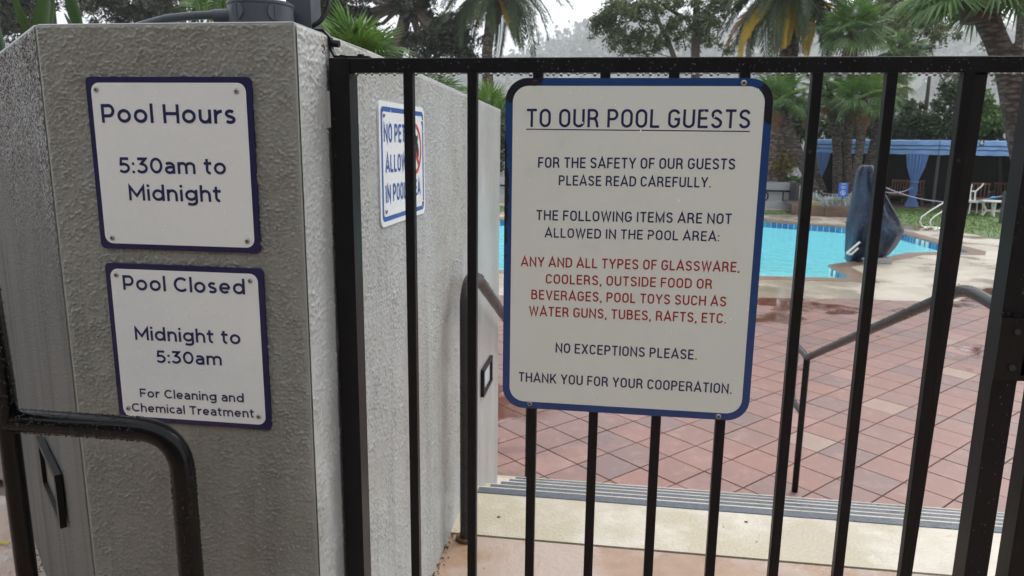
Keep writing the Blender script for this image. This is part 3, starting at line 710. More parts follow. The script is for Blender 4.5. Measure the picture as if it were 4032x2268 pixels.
class Frame:
    """a plane in the world: origin, right, up, outward normal"""
    def __init__(s, O, U, V, N): s.O, s.U, s.V, s.N = Vector(O), Vector(U), Vector(V), Vector(N)
    def __call__(s, a, b, c=0): return tuple(s.O + s.U*a + s.V*b + s.N*c)
    def px(s, x, y):
        r_ = ray(x, y); p = r_*(s.O.dot(s.N)/r_.dot(s.N)); d = p-s.O; return d.dot(s.U), d.dot(s.V)
def put_strokes(mb, F, text, a0, a1, b0, cap, rise=0.0, w=LS, c=0.0009, sp=0.135):
    st, W = stroke_text(text, sp); kx = (a1-a0)/W
    for k, (p, cl) in enumerate(st):
        # keep stroke weight even when the letters are squeezed
        q = [(a*kx/cap, b) for a, b in p]; L, Rr = stroke_poly(q, cl, w); n = len(L)
        f = lambda t_: F(a0+t_[0]*cap, b0+t_[1]*cap+rise*(t_[0]*cap)/(a1-a0), c+0.00004*(k % 4))
        mb.add([f(t_) for t_ in L]+[f(t_) for t_ in Rr], [(i, n+i, n+(i+1) % n, (i+1) % n) for i in range(n if cl else n-1)])
_capH = {}
def font_mesh(text, off):
    c_ = bpy.data.curves.new('lettering', 'FONT'); c_.body = text; c_.size = 1; c_.offset = off; c_.resolution_u = 6; c_.fill_mode = 'FRONT' if hasattr(c_, 'fill_mode') else c_.fill_mode
    o = bpy.data.objects.new('lettering', c_); COL.objects.link(o); dg = bpy.context.evaluated_depsgraph_get(); dg.update()
    me = o.evaluated_get(dg).to_mesh(); vs = [tuple(v.co) for v in me.vertices]; fs = [tuple(p.vertices) for p in me.polygons]
    o.evaluated_get(dg).to_mesh_clear(); bpy.data.objects.remove(o); bpy.data.curves.remove(c_); return vs, fs
L2 = 0.172; h2 = L2/2; XH = 0.74; U2 = 1-h2
def glyph2(ch):
    b = h2; r = XH/2-b
    if ch == 'o': return .70, [_arc(.35, XH/2, .35-b, r, 0, 360, 28)[:-1] + ['c']]
    if ch == '0': return .74, [_arc(.37, .5, .37-b, .5-b, 0, 360, 28)[:-1] + ['c']]
    if ch == 'l': return .15, [[(b, 0), (b, 1.04)]]
    if ch == 'i': return .15, [[(b, 0), (b, XH)], [(b, .87), (b, 1.03)]]
    if ch == ':': return .16, [[(b, 0), (b, .16)], [(b, .52), (b, .68)]]
    if ch == 'P': return .68, [[(b, 0), (b, 1)], [(b, U2), (.38, U2)] + _arc(.38, .645, .225, .28, 90, -90, 12)[1:] + [(b, .365)]]
    if ch == 'H': return .80, [[(b, 0), (b, 1)], [(.725, 0), (.725, 1)], [(b, .51), (.725, .51)]]
    if ch == 'F': return .64, [[(b, 0), (b, 1)], [(b, U2), (.64, U2)], [(b, .47), (.58, .47)]]
    if ch == 'T': return .70, [[(.35, 0), (.35, U2-b)], [(0, U2), (.70, U2)]]
    if ch == 'c': return .60, [_arc(.35, XH/2, .35-b, r, 46, 314, 20)]
    if ch == 'C': return .82, [_arc(.46, .5, .46-b, .5-b, 44, 316, 22)]
    if ch == 'M': return .92, [[(b, 0), (b, .88), (.46, .30), (.845, .88), (.845, 0)]]
    if ch == 'u': return .62, [[(b, XH), (b, .31)] + _arc(.31, .31, .31-b, .235, 180, 360, 10)[1:] + [(.545, .36)], [(.545, 0), (.545, XH)]]
    if ch == 'n': return .62, [[(b, 0), (b, XH)], [(b, XH-.36), (b, XH-.31)] + _arc(.31, XH-.31, .31-b, .235, 180, 0, 12)[1:] + [(.545, 0)]]
    if ch == 'h': return .62, [[(b, 0), (b, 1.04)], [(b, XH-.36), (b, XH-.31)] + _arc(.31, XH-.31, .31-b, .235, 180, 0, 12)[1:] + [(.545, 0)]]
    if ch == 'm': return 1.02, [[(b, 0), (b, XH)], [(b, XH-.36), (b, XH-.28)] + _arc(.29, XH-.28, .29-b, .205, 180, 0, 12)[1:] + [(.505, 0)], [(.505, XH-.36), (.505, XH-.28)] + _arc(.725, XH-.28, .22, .205, 180, 0, 12)[1:] + [(.945, 0)]]
    if ch == 'r': return .40, [[(b, 0), (b, XH)], [(b, .26)] + _arc(.40, .33, .40-b, XH-b-.33, 175, 88, 7)]
    if ch == 's': return .54, [_arc(.27, .525, .17, .14, 30, 90, 4) + _arc(.27, .525, .17, .14, 90, 235, 7)[1:] + _arc(.27, .215, .185, .14, 60, -90, 8) + _arc(.27, .215, .20, .14, -90, -150, 4)[1:]]
    if ch == 'a': return .60, [_arc(.27, .45, .25, .215, 138, 90, 4) + _arc(.27, .45, .245, .215, 90, 0, 6)[1:] + [(.515, 0)], [(.515, .40), (.27, .42)] + _arc(.26, .235, .19, .17, 95, 270, 10) + _arc(.28, .30, .235, .235, 270, 350, 6)[1:]]
    if ch == 't': return .42, [[(.17, .95), (.17, .26)] + _arc(.33, .26, .16, .185, 180, 282, 7)[1:], [(0, XH-.065), (.42, XH-.065)]]
    if ch == 'd': return .72, [_arc(.36, XH/2, .36-b-.01, r, 0, 360, 28)[:-1] + ['c'], [(.645, 0), (.645, 1.04)]]
    if ch == 'g': return .72, [_arc(.36, XH/2+.02, .36-b-.01, r-.02, 0, 360, 28)[:-1] + ['c'], [(.645, XH), (.645, .0)] + _arc(.37, -.02, .275, .165, 0, -140, 9)[1:]]
    if ch == 'e': return .68, [_arc(.34, XH/2, .34-b, r, 0, 318, 24), [(b, XH/2-.01), (.62, XH/2-.01)]]
    if ch == '5': return .64, [[(.58, U2), (.16, U2), (.125, .55)] + _arc(.29, .325, .275, .25, 118, -145, 18)]
    if ch == '3': return .64, [[(.07, U2), (.52, U2), (.27, .60)] + _arc(.29, .33, .275, .255, 88, -148, 18)]
    return .27, []
def put_font2(mb, F, text, a0, a1, b0, cap, rise=0.0, c=0.0005):
    st = []; x = 0
    for ch in text:
        w, ss = glyph2(ch)
        for s0 in ss:
            cl = s0[-1] == 'c'; st.append(([(a+x, b) for a, b in (s0[:-1] if cl else s0)], cl))
        x += w + (.115 if ch != ' ' else .10)
    W = x-.115; kx = (a1-a0)/W
    for k, (p, cl) in enumerate(st):
        L, Rr = stroke_poly([(a*kx/cap, b) for a, b in p], cl, L2); n = len(L)
        f = lambda t_: F(a0+t_[0]*cap, b0+t_[1]*cap+rise*(t_[0]*cap)/(a1-a0), c+0.00004*(k % 4))
        mb.add([f(t_) for t_ in L]+[f(t_) for t_ in Rr], [(i, n+i, n+(i+1) % n, (i+1) % n) for i in range(n if cl else n-1)])
def put_font(mb, F, text, a0, a1, b0, cap, off=0.014, c=0.0009, rise=0):
    if off not in _capH:
        vs, _ = font_mesh('H', off); _capH[off] = (min(v[1] for v in vs), max(v[1] for v in vs))
    lo, hi = _capH[off]; vs, fs = font_mesh(text, off); x0, x1 = min(v[0] for v in vs), max(v[0] for v in vs)
    mb.add([F(a0+(v[0]-x0)/(x1-x0)*(a1-a0), b0+(v[1]-lo)/(hi-lo)*cap+rise*(v[0]-x0)/(x1-x0), c) for v in vs], fs)
def rrect(a0, b0, a1, b1, r, n=7):
    out = []
    for cx, cy, s0 in ((a1-r, b1-r, 0), (a0+r, b1-r, 90), (a0+r, b0+r, 180), (a1-r, b0+r, 270)):
        out += [(cx+r*math.cos(R(s0+90*k/n)), cy+r*math.sin(R(s0+90*k/n))) for k in range(n+1)]
    return out
def screw(F, a, b, c, r, parent, mat='screw'):
    mb = MB(); n = 14; rings = []
    for rr, cc in ((r, 0), (r, r*0.18), (r*0.82, r*0.42), (r*0.45, r*0.55)):
        rings.append([F(a+rr*math.cos(2*math.pi*k/n), b+rr*math.sin(2*math.pi*k/n), c+cc) for k in range(n)])
    mb.loft(rings); o = mb.build('screw', M[mat], parent, smooth=True)
    mb = MB(); ang = random.uniform(0, 1.5)
    for t_ in (ang, ang+math.pi/2):
        ca, sa = math.cos(t_), math.sin(t_); l, w = r*0.5, r*0.13
        pts = [(a+ca*x-sa*y, b+sa*x+ca*y) for x, y in ((-l, -w), (l, -w), (l, w), (-l, w))]
        mb.prism(pts, c+r*0.5, c+r*0.60, F)
    so_ = mb.build('slot', M['screw_slot']); so_.parent = o
    so_.matrix_parent_inverse = parent.matrix_basis.inverted() if False else Matrix.Identity(4)
    # the screw itself carries the parent's inverse, so its child shares the same space
def drops(F, a0, b0, a1, b1, n, r0, r1, c, parent, tall=1.3, name='raindrops', mat='bead'):
    mb = MB()
    for _ in range(n):
        a, b = random.uniform(a0, a1), random.uniform(b0, b1); r_ = r0+(r1-r0)*random.random()**3; k = 7; tl_ = random.uniform(1, tall)
        rings = [[F(a+r_*q*math.cos(2*math.pi*i/k), b+r_*q*tl_*math.sin(2*math.pi*i/k), c+hh*r_) for i in range(k)] for q, hh in ((1, 0), (0.85, 0.35), (0.4, 0.55))]
        mb.loft(rings)
    return mb.build(name, M[mat], parent, smooth=True, kind='stuff')

# ---- the large guest sign on the gate
FG = Frame((0, YG-0.0005, 0), (1, 0, 0), (0, 0, 1), (0, -1, 0))
x0, z1 = -0.2005, 0.1087; x1, z0 = x0+0.457, z1-0.610
gs = thing('guest_rules_sign', 'large white sign with thick blue border headed TO OUR POOL GUESTS on the gate', 'sign', (0.03, YG, -0.2))
MB().prism(rrect(x0, z0, x1, z1, 0.040, 10), 0.0, 0.0024, FG).build('border', M['sign_blue'], gs)
MB().prism(rrect(x0+.0135, z0+.0135, x1-.0135, z1-.0135, 0.028, 10), 0.0020, 0.0028, FG).build('panel', M['sign_old'], gs)
FS = Frame((0, YG-0.0033, 0), (1, 0, 0), (0, 0, 1), (0, -1, 0))
c5 = lambda a, b: (1950+a*.4624, 280+b*.4624); c6 = lambda a, b: (1950+a*.5521, 900+b*.5521)
for f, txt, l, bl, tl_, rr, br, mbx in (
    (c5, 'TO OUR POOL GUESTS', 268, 475, 322, 2168, 487, 'navy_text'), (c5, 'FOR THE SAFETY OF OUR GUESTS', 365, 822, 733, 2040, 838, 'navy_text'),
    (c5, 'PLEASE READ CAREFULLY.', 541, 972, 888, 1835, 991, 'navy_text'), (c5, 'THE FOLLOWING ITEMS ARE NOT', 350, 1268, 1183, 2010, 1302, 'navy_text'),
    (c5, 'ALLOWED IN THE POOL AREA:', 423, 1415, 1335, 1908, 1449, 'navy_text'), (c6, 'ANY AND ALL TYPES OF GLASSWARE,', 185, 268, 200, 1742, 310, 'red_text'),
    (c6, 'COOLERS, OUTSIDE FOOD OR', 360, 391, 324, 1545, 430, 'red_text'), (c6, 'BEVERAGES, POOL TOYS SUCH AS', 257, 503, 436, 1645, 555, 'red_text'),
    (c6, 'WATER GUNS, TUBES, RAFTS, ETC.', 242, 620, 553, 1645, 676, 'red_text'), (c6, 'NO EXCEPTIONS PLEASE.', 430, 883, 815, 1437, 935, 'navy_text'),
    (c6, 'THANK YOU FOR YOUR COOPERATION.', 168, 1090, 1023, 1685, 1178, 'navy_text')):
    a, b = FS.px(*f(l, bl)); a2, b2 = FS.px(*f(rr, br)); _, bt = FS.px(*f(l, tl_))
    mb = MB(); put_strokes(mb, FS, txt, a, a2, b, bt-b, rise=b2-b, w=0.142 if txt.startswith('TO') else 0.152, c=0.0002); mb.build('text_line', M[mbx], gs)
a, b = FS.px(*c5(263, 495)); a2, b2 = FS.px(*c5(2168, 514))
ul = MB(); ul.add([FS(a, b-0.0008, .0002), FS(a2, b2-0.0008, .0002), FS(a2, b2+0.0010, .0002), FS(a, b+0.0010, .0002)], [(0, 1, 2, 3)])
ul.build('underline', M['navy_text'], gs)
for f, a, b, m_ in ((c5, 340, 100, 'bracket'), (c5, 2117, 100, 'screw'), (c6, 245, 1248, 'screw'), (c6, 1592, 1340, 'screw')):
    u_, v_ = FS.px(*f(a, b)); screw(FS, u_, v_, -0.0008, 0.0052, gs, m_)
drops(FS, x0+.015, z0+.015, x1-.015, z1-.015, 120, 0.0006, 0.0015, 0.0, gs, 2.2)

# ---- the two pool signs on the pier
FP = Frame((0, YP-0.0035, 0), (1, 0, 0), (0, 0, 1), (0, -1, 0))
k3 = lambda a, b: (300+a*.5175, 280+b*.5175); k4 = lambda a, b: (400+a*.4831, 1020+b*.4831)
def small_sign(name, label, kf, cs, lines, screws, ndrop):
    FF = Frame((0, YP-0.0075, 0), (1, 0, 0), (0, 0, 1), (0, -1, 0))
    c_ = [FF.px(*kf(*q)) for q in cs]; a0 = (c_[0][0]+c_[3][0])/2; a1 = (c_[1][0]+c_[2][0])/2; b1 = (c_[0][1]+c_[1][1])/2; b0 = (c_[2][1]+c_[3][1])/2
    s = thing(name, label, 'sign', ((a0+a1)/2, YP, (b0+b1)/2))
    MB().prism(rrect(a0, b0, a1, b1, 0.009), -0.0075, -0.0006, FF).build('backing_plate', M['navy'], s)
    MB().prism(rrect(a0+.0098, b0+.0098, a1-.0098, b1-.0098, 0.015), -0.001, 0.0, FF).build('panel', M['sign_white'], s)
    for txt, l, bl, tl_, rr, br in lines:
        mb = MB(); a, b = FF.px(*kf(l, bl)); a2, b2 = FF.px(*kf(rr, br)); _, bt = FF.px(*kf(l, tl_)); put_font2(mb, FF, txt, a, a2, b, bt-b, rise=b2-b); mb.build('text_line', M['navy_text'], s)
    for q in screws:
        u_, v_ = FF.px(*kf(*q)); screw(FF, u_, v_, 0, 0.0047, s)
    drops(FF, a0+.012, b0+.012, a1-.012, b1-.012, ndrop, 0.0004, 0.0011, 0.0, s, 1.4)
    return s
small_sign('pool_hours_sign', 'white sign reading Pool Hours 5:30am to Midnight, upper one on the grey pier', k3, [(70, 40), (1325, 46), (1400, 1384), (186, 1352)],
    [('Pool Hours', 197, 392, 250, 1218, 401), ('5:30am to', 330, 775, 655, 1145, 787), ('Midnight', 405, 983, 864, 1105, 996)], [(153, 140), (1219, 153), (276, 1268), (1303, 1293)], 700)
small_sign('pool_closed_sign', 'white sign reading Pool Closed Midnight to 5:30am, partly behind the black pipe', k4, [(32, 36), (1312, 76), (1378, 1378), (140, 1330)],
    [('Pool Closed', 178, 250, 130, 1172, 289), ('Midnight to', 275, 657, 549, 1137, 696), ('5:30am', 450, 844, 743, 983, 867), ('For Cleaning and', 315, 1124, 1054, 1162, 1168), ('Chemical Treatment', 250, 1240, 1172, 1245, 1293)],
    [(120, 128), (1211, 177), (219, 1215), (1281, 1283)], 700)

# ---- the pets sign on the side wall
FW_ = Frame((XW+0.008, 0, 0), (0, 1, 0), (0, 0, 1), (1, 0, 0))
kp = lambda a, b: (1440+a*.3725, 380+b*.3725)
c_ = [FW_.px(*kp(*q)) for q in ((135, 30), (612, 125), (632, 1245), (163, 1372))]
a0 = (c_[0][0]+c_[3][0])/2; a1 = (c_[1][0]+c_[2][0])/2; b1 = (c_[0][1]+c_[1][1])/2; b0 = (c_[2][1]+c_[3][1])/2
ps = thing('pets_sign', 'blue outlined sign reading NO PETS ALLOWED IN POOL AREA behind the gate bars', 'sign', (XW, (a0+a1)/2, (b0+b1)/2))
MB().prism(rrect(a0, b0, a1, b1, 0.022), -0.0085, 0.0, FW_).build('plate', M['pet_white'], ps)
def ringpoly(mb, outer_, inner_, c, F):
    n = len(outer_); mb.add([F(*p, c) for p in outer_]+[F(*p, c) for p in inner_], [(i, (i+1) % n, n+(i+1) % n, n+i) for i in range(n)])
mb = MB(); ringpoly(mb, rrect(a0+.012, b0+.012, a1-.012, b1-.012, .016), rrect(a0+.023, b0+.023, a1-.023, b1-.023, .010), 0.0004, FW_)
mb.build('outline', M['pet_blue'], ps)
def petline(txt, l, bl, tp, endpx):
    mb = MB(); a, b = FW_.px(*kp(l, bl)); _, bt = FW_.px(*kp(l, tp)); a2, b2 = FW_.px(*kp(*endpx)); put_strokes(mb, FW_, txt, a, a2, b, bt-b, w=0.19, c=0.0005, sp=0.17, rise=0); mb.build('text_line', M['pet_blue'], ps)
petline('NO PETS', 192, 480, 285, (452, 500)); petline('ALLOWED', 212, 803, 618, (500, 800)); petline('IN POOL AREA', 214, 1125, 940, (577, 1050))
ca, cb = FW_.px(*kp(515, 555)); ra = abs(FW_.px(*kp(585, 555))[0]-ca); rb = ra
mb = MB(); cir = lambda q: [(ca+ra*q*math.cos(2*math.pi*k/40), cb+ra*q*math.sin(2*math.pi*k/40)) for k in range(40)]
ringpoly(mb, cir(1), cir(.84), 0.0008, FW_)
d45 = ra*0.9*0.707; w_ = ra*.06
mb.add([FW_(ca-d45-w_, cb+d45-w_, .0012), FW_(ca-d45+w_, cb+d45+w_, .0012), FW_(ca+d45+w_, cb-d45+w_, .0012), FW_(ca+d45-w_, cb-d45-w_, .0012)], [(0, 1, 2, 3)])
mb.build('prohibition_ring', M['pet_red'], ps)
mb = MB(); S = ra
def sil(pts, c): mb.add([FW_(ca+x*S, cb+y*S, c) for x, y in pts], [tuple(range(len(pts)))])
sil([(.22, -.35), (.60, -.35), (.62, -.05), (.52, .18), (.42, .26), (.24, .26), (.20, .0)], .0006)      # sitting cat body
sil([(.22, .22), (.46, .22), (.50, .42), (.48, .60), (.42, .50), (.28, .50), (.22, .60), (.19, .40)], .00062)    # head with ears
sil([(-.62, -.55), (-.50, -.55), (-.46, -.2), (-.05, -.2), (.0, -.55), (.12, -.55), (.10, .0), (-.5, .05), (-.68, .22)], .0006)   # dog body
sil([(-.12, -.05), (.10, -.02), (.12, .14), (.28, .12), (.26, .24), (.08, .34), (-.06, .22)], .00064)
mb.build('animal_silhouettes', M['ink'], ps)
for q in ((187, 195), (592, 272), (216, 1215), (601, 1117)):
    u_, v_ = FW_.px(*kp(*q)); screw(FW_, u_, v_, 0, 0.0058, ps)
drops(FW_, a0+.02, b0+.02, a1-.02, b1-.02, 240, 0.0009, 0.0022, 0.0, ps, 1.8)

# ------------------------------------------------------------------ the gate
gate = thing('iron_gate', 'black square-bar iron gate panel with wet top rail carrying the guest rules sign', 'gate', (0.05, YG, L0))
ZR0, ZR1, ZB = 0.1177, 0.1437, -1.27
BI = M['black_iron']
MB().bevbox((-0.5249, YG-0.003, ZB), (-0.4873, YG+0.040, 0.1437), 0.001).build('hinge_stile', BI, gate)
rail = MB().bevbox((-0.4871, YG, ZR0), (1.25, YG+0.026, ZR1), 0.0015).build('top_rail', BI, gate)
MB().box((-0.4871, YG+.001, ZB), (0.65, YG+0.026, ZB+0.026)).build('bottom_rail', BI, gate)
bar0 = None; B0 = -0.379
for k in range(9):
    xc = B0+0.11755*k
    if bar0 is None:
        mb = MB(); r_ = 0.00875; ch = 0.0012
        poly = [(-r_+ch, 0), (r_-ch, 0), (r_, ch), (r_, 2*r_-ch), (r_-ch, 2*r_), (-r_+ch, 2*r_), (-r_, 2*r_-ch), (-r_, ch)]
        mb.prism(poly, ZB+0.026, ZR0); me = mb.mesh('bar', BI)
        bar0 = me
    o = bpy.data.objects.new('bar', bar0); COL.objects.link(o); o.parent = gate; o.matrix_parent_inverse = gate.matrix_basis.inverted()
    o.location = (xc, YG+0.0006, 0)
# the slightly leaning flat stiffener welded behind the ninth bar
mb = MB(); mb.add([(0.5705, YG+.004, ZR0), (0.5905, YG+.004, ZR0), (0.5905, YG+.022, ZR0), (0.5705, YG+.022, ZR0), (0.556, YG+.004, ZB+.03), (0.566, YG+.004, ZB+.03), (0.566, YG+.022, ZB+.03), (0.556, YG+.022, ZB+.03)],
                  [(0,1,2,3), (7,6,5,4), (4,5,1,0), (5,6,2,1), (6,7,3,2), (7,4,0,3)])
mb.build('leaning_stiffener', M['bracket'], gate)
MB().bevbox((0.6605, YG-0.002, ZB), (0.7000, YG+0.040, ZR0), 0.001).build('latch_stile', BI, gate)
# weld collar, hinge block and barrel on the latch stile
mb = MB(); mb.box((0.658, YG-.010, -.395), (0.712, YG-.0022, -.285)); mb.box((0.700, YG-.010, -.385), (0.735, YG-.002, -.30)); mb.build('hinge_block', M['bracket'], gate)
mb = MB(); cx = 0.738; mb.tube([(cx, YG-.006, -.40), (cx, YG-.006, -.29)], 0.010, 12); mb.tube([(cx, YG-.006, -.418), (cx, YG-.006, -.402)], 0.013, 6); mb.build('hinge_barrel', M['bracket'], gate, smooth=True)
for zz in (-.308, -.372): MB().tube([(0.684, YG-.010, zz), (0.684, YG-.0145, zz)], .0055, 6).build('hinge_bolt', M['screw_slot'], gate)
MB().bevbox((0.712, YG-.014, -.352), (0.752, YG-.0105, -.330), .001).build('hinge_plate', M['slate_paint'], gate)
MB().tube([(0.738, YG-.006, -.428), (0.738, YG-.006, -.4185)], .009, 10).build('hinge_nut', M['slate_paint'], gate)
mb = MB()
for k in range(16):
    mb.ball((random.uniform(.658, .712), YG-.008, random.uniform(-.292, -.278)), random.uniform(.002, .004), 6, 4)
mb.build('weld_bead', M['bracket'], gate, smooth=True)
FGt = Frame((0, YG, 0), (1, 0, 0), (0, 0, 1), (0, -1, 0))
mb = MB()
for px_, py_ in ((1317, 467), (1323, 613)): a, b = FGt.px(px_, py_); mb.prism([(a+.0022*math.cos(t_), b+.0022*math.sin(t_)) for t_ in np.linspace(0, 5.6, 9)], 0.003, 0.0034, FGt)
for px_, py_ in ((3774, 632), (3190, 598)): a, b = FGt.px(px_, py_); mb.prism([(a+.003*math.cos(t_), b+.003*math.sin(t_)) for t_ in np.linspace(0, 5.6, 9)], 0.0, 0.0004, FGt)
mb.build('bolt_hole', M['screw_slot'], gate)
# strap over the wall, with bolt
strap = MB(); 
pth = [(-0.600, 1.352, 0.1915), (-0.560, 1.352, 0.1945), (-0.540, 1.352, 0.193), (-0.528, 1.352, 0.180), (-0.527, 1.352, 0.160), (-0.520, 1.352, 0.1475), (-0.497, 1.352, 0.1468), (-0.455, 1.352, 0.1462)]
for a, b in zip(pth, pth[1:]):
    a, b = Vector(a), Vector(b); d = (b-a).normalized(); nn_ = Vector((-d.z, 0, d.x))*0.002; w_ = Vector((0, .007, 0)); a = a-d*.001; b = b+d*.001
    strap.add([a-nn_-w_, a-nn_+w_, a+nn_+w_, a+nn_-w_, b-nn_-w_, b-nn_+w_, b+nn_+w_, b+nn_-w_], [(0,1,2,3), (7,6,5,4), (0,4,5,1), (1,5,6,2), (2,6,7,3), (3,7,4,0)])
strap.build('anchor_strap', M['bracket'], gate)
mb = MB(); mb.tube([(-0.527, 1.352, 0.172), (-0.512, 1.352, 0.170)], 0.0065, 8); mb.tube([(-.505, 1.347, .145), (-.505, 1.347, .150)], .0055, 10); mb.tube([(-.470, 1.347, .145), (-.470, 1.347, .151)], .0065, 10)
mb.build('anchor_bolt', M['bracket'], gate, smooth=True)
mb = MB(); mb.box((-0.5375, 1.318, 0.150), (-0.5318, 1.336, 0.180)); mb.build('rusty_anchor_plate', M['rust'], gate)
MB().box((-0.5335, 1.325, 0.02), (-0.5251, 1.345, 0.085)).build('shim', M['grey_wall'], gate)
# hanging drops beneath the rail and beads on its face
mb = MB(); x = -0.475
while x < 1.0:
    if not any(abs(x-(B0+0.11755*k)) < 0.0125 for k in range(9)) and not 0.655 < x < .705:
        r_ = random.uniform(0.0019, 0.0034); mb.ball((x, YG+random.uniform(.002, .008), ZR0-r_*0.75), r_, 10, 7, (1, 1, 1.15))
    x += random.uniform(0.0085, 0.018)
mb.build('hanging_drops', M['drop'], gate, smooth=True, kind='stuff')
drops(FGt, -0.45, ZR0+.003, 1.0, ZR1-.003, 190, 0.0006, 0.0014, 0.0, gate, 1.5, 'rail_beads', 'rail_bead')
for k, xc in enumerate([0.6605]): drops(FGt, xc, -0.8, xc+.038, .11, 70, .0006, .0012, .002, gate, 2.2, 'stile_beads', 'rail_bead')
# the neighbouring leaf beyond the hinge
g2 = thing('iron_gate_leaf', 'edge of the next black gate leaf at the right side of the frame', 'gate', (0.76, YG, L0))
MB().bevbox((0.7365, YG+.002, ZB), (0.7755, YG+0.042, ZR0-.001), 0.001).build('hinge_stile', BI, g2)
for k in range(3):
    o = bpy.data.objects.new('bar', bar0); COL.objects.link(o); o.parent = g2; o.matrix_parent_inverse = g2.matrix_basis.inverted(); o.location = (0.89+0.1175*k, YG+0.0006, 0)

# ------------------------------------------------------------------ building added behind the viewer to darken the faces turned towards it
bd = thing('added_shade_building', 'two storey grey building added behind the viewer, out of frame, darkening the faces turned to it', 'building', (0, -7, L0))
MB().box((-14, -13, L0-.5), (14, -6.6, 4.4)).build('walls', plain('grey_building_wall', (0.10, 0.102, 0.10), 0.8), bd)
MB().box((-14.5, -13.5, 4.402), (14.5, -5.9, 4.65)).build('roof', M['wood_dark'], bd)
for k in range(6):
    for zz in (L0+.9, L0+3.7): MB().box((-11.6+4.2*k, -6.62, zz), (-9.8+4.2*k, -6.57, zz+1.4)).build('window', M['ink'], bd)

# ------------------------------------------------------------------ pipes
def bend(pts, r, n=6):
    """round the corners of a polyline"""
    pts = [Vector(p) for p in pts]; out = [pts[0]]
    for a, b, c_ in zip(pts, pts[1:], pts[2:]):
        d1 = (a-b); d2 = (c_-b); k = min(r, d1.length*.45, d2.length*.45); p, q = b+d1.normalized()*k, b+d2.normalized()*k
        for i in range(n+1): t_ = i/n; out.append(p.lerp(b, t_).lerp(b.lerp(q, t_), t_))
    return out+[pts[-1]]
YH = 1.05
fr_ = thing('foreground_handrail', 'wet black pipe handrail bending down in front of the pool closed sign', 'handrail', (-0.6, YH, L0))
p0 = atY(28, 1652, YH); p1 = atY(690, 1690, YH); p1.z = p0.z-0.002; p2 = Vector((p1.x+0.0, YH, L0))
xr = atY(728, 1950, YH).x; 
MB().tube(bend([p0, (xr, YH, p0.z), (xr, YH, L0)], 0.075, 9), 0.0195, 20).build('looped_rail', M['black_pipe'], fr_, smooth=True)
pu = atY(-60, 1130, 0.93)
MB().tube([p0, pu], 0.0185, 18).build('sloping_rail', M['black_pipe'], fr_, smooth=True)
MB().tube([p0, (p0.x, YH, L0+0.30)], 0.0165, 16).build('post', M['black_pipe'], fr_, smooth=True)
MB().tube([(p0.x, YH, L0+0.02), (p0.x, YH, L0+0.505)], 0.0200, 16).build('post_sleeve', M['slate_paint'], fr_, smooth=True)
MB().ball(p0, 0.0205, 14, 10).build('weld_joint', M['black_pipe'], fr_, smooth=True)
mb = MB()
def pipe_drops(mb, a, b, r_, n, rr=(0.0007, 0.0018), side=None):
    a, b = Vector(a), Vector(b); t_ = (b-a).normalized(); u_ = t_.orthogonal().normalized(); v_ = t_.cross(u_)
    for _ in range(n):
        th = random.uniform(0, 2*math.pi); p = a.lerp(b, random.random())+(u_*math.cos(th)+v_*math.sin(th))*r_
        if (p-a.lerp(b, 0.5)).dot(Vector((0, -1, 0.35))) < -0.01*0 and side: continue
        mb.ball(p, random.uniform(*rr), 6, 4)
pipe_drops(mb, p0, (xr-.07, YH, p0.z), 0.0195, 700); pipe_drops(mb, (xr, YH, p0.z-.07), (xr, YH, L0+.4), 0.0195, 700); pipe_drops(mb, p0, pu, .0185, 400)
for k in range(46):   # along the underside
    x = random.uniform(p0.x, xr-.07); mb.ball((x, YH-.003, p0.z-.0205), random.uniform(.0012, .0024), 7, 5, (1, 1, .8))
mb.build('water_beads', M['dark_bead'], fr_, smooth=True, kind='stuff')

# wall handrail beyond the gate
XR1 = -0.47
hr = thing('stair_handrail_by_wall', 'dark pipe handrail going down the steps against the stucco wall', 'handrail', (XR1, 2.43, L0))
pa = atX(1850, 1180, XR1); base_y = 2.33
top = Vector((XR1, 2.30, -0.455)); 
MB().tube(bend([(XR1, 2.30, L0), (XR1, 2.30, -0.50), (XR1, 2.36, -0.452), (XR1, 2.50, -0.47), (XR1, 4.35, -1.30)], 0.06, 6), 0.0205, 16).build('top_rail', M['rail_brown'], hr, smooth=True)
MB().tube([(XR1, 4.2, -1.23), (XR1, 4.2, D)], 0.0195, 14).build('post', M['black_pipe'], hr, smooth=True)
MB().tube(bend([(XR1, 4.35, -1.30), (XR1, 4.62, -1.32), (XR1, 4.62, -1.62), (XR1, 4.2, -1.62)], .07), .0195, 14).build('return_loop', M['rail_brown'], hr, smooth=True)
MB().tube([(XR1, 2.30, L0), (XR1, 2.30, L0+.012)], 0.036, 14).build('base_flange', M['rust'], hr, smooth=True)
mb = MB(); pipe_drops(mb, (XR1, 2.3, -1.2), (XR1, 2.3, -.5), .0205, 90, (.001, .002)); pipe_drops(mb, (XR1, 2.5, -.47), (XR1, 3.6, -.964), .0205, 220, (.001, .0022)); mb.build('water_beads', M['dark_bead'], hr, smooth=True, kind='stuff')

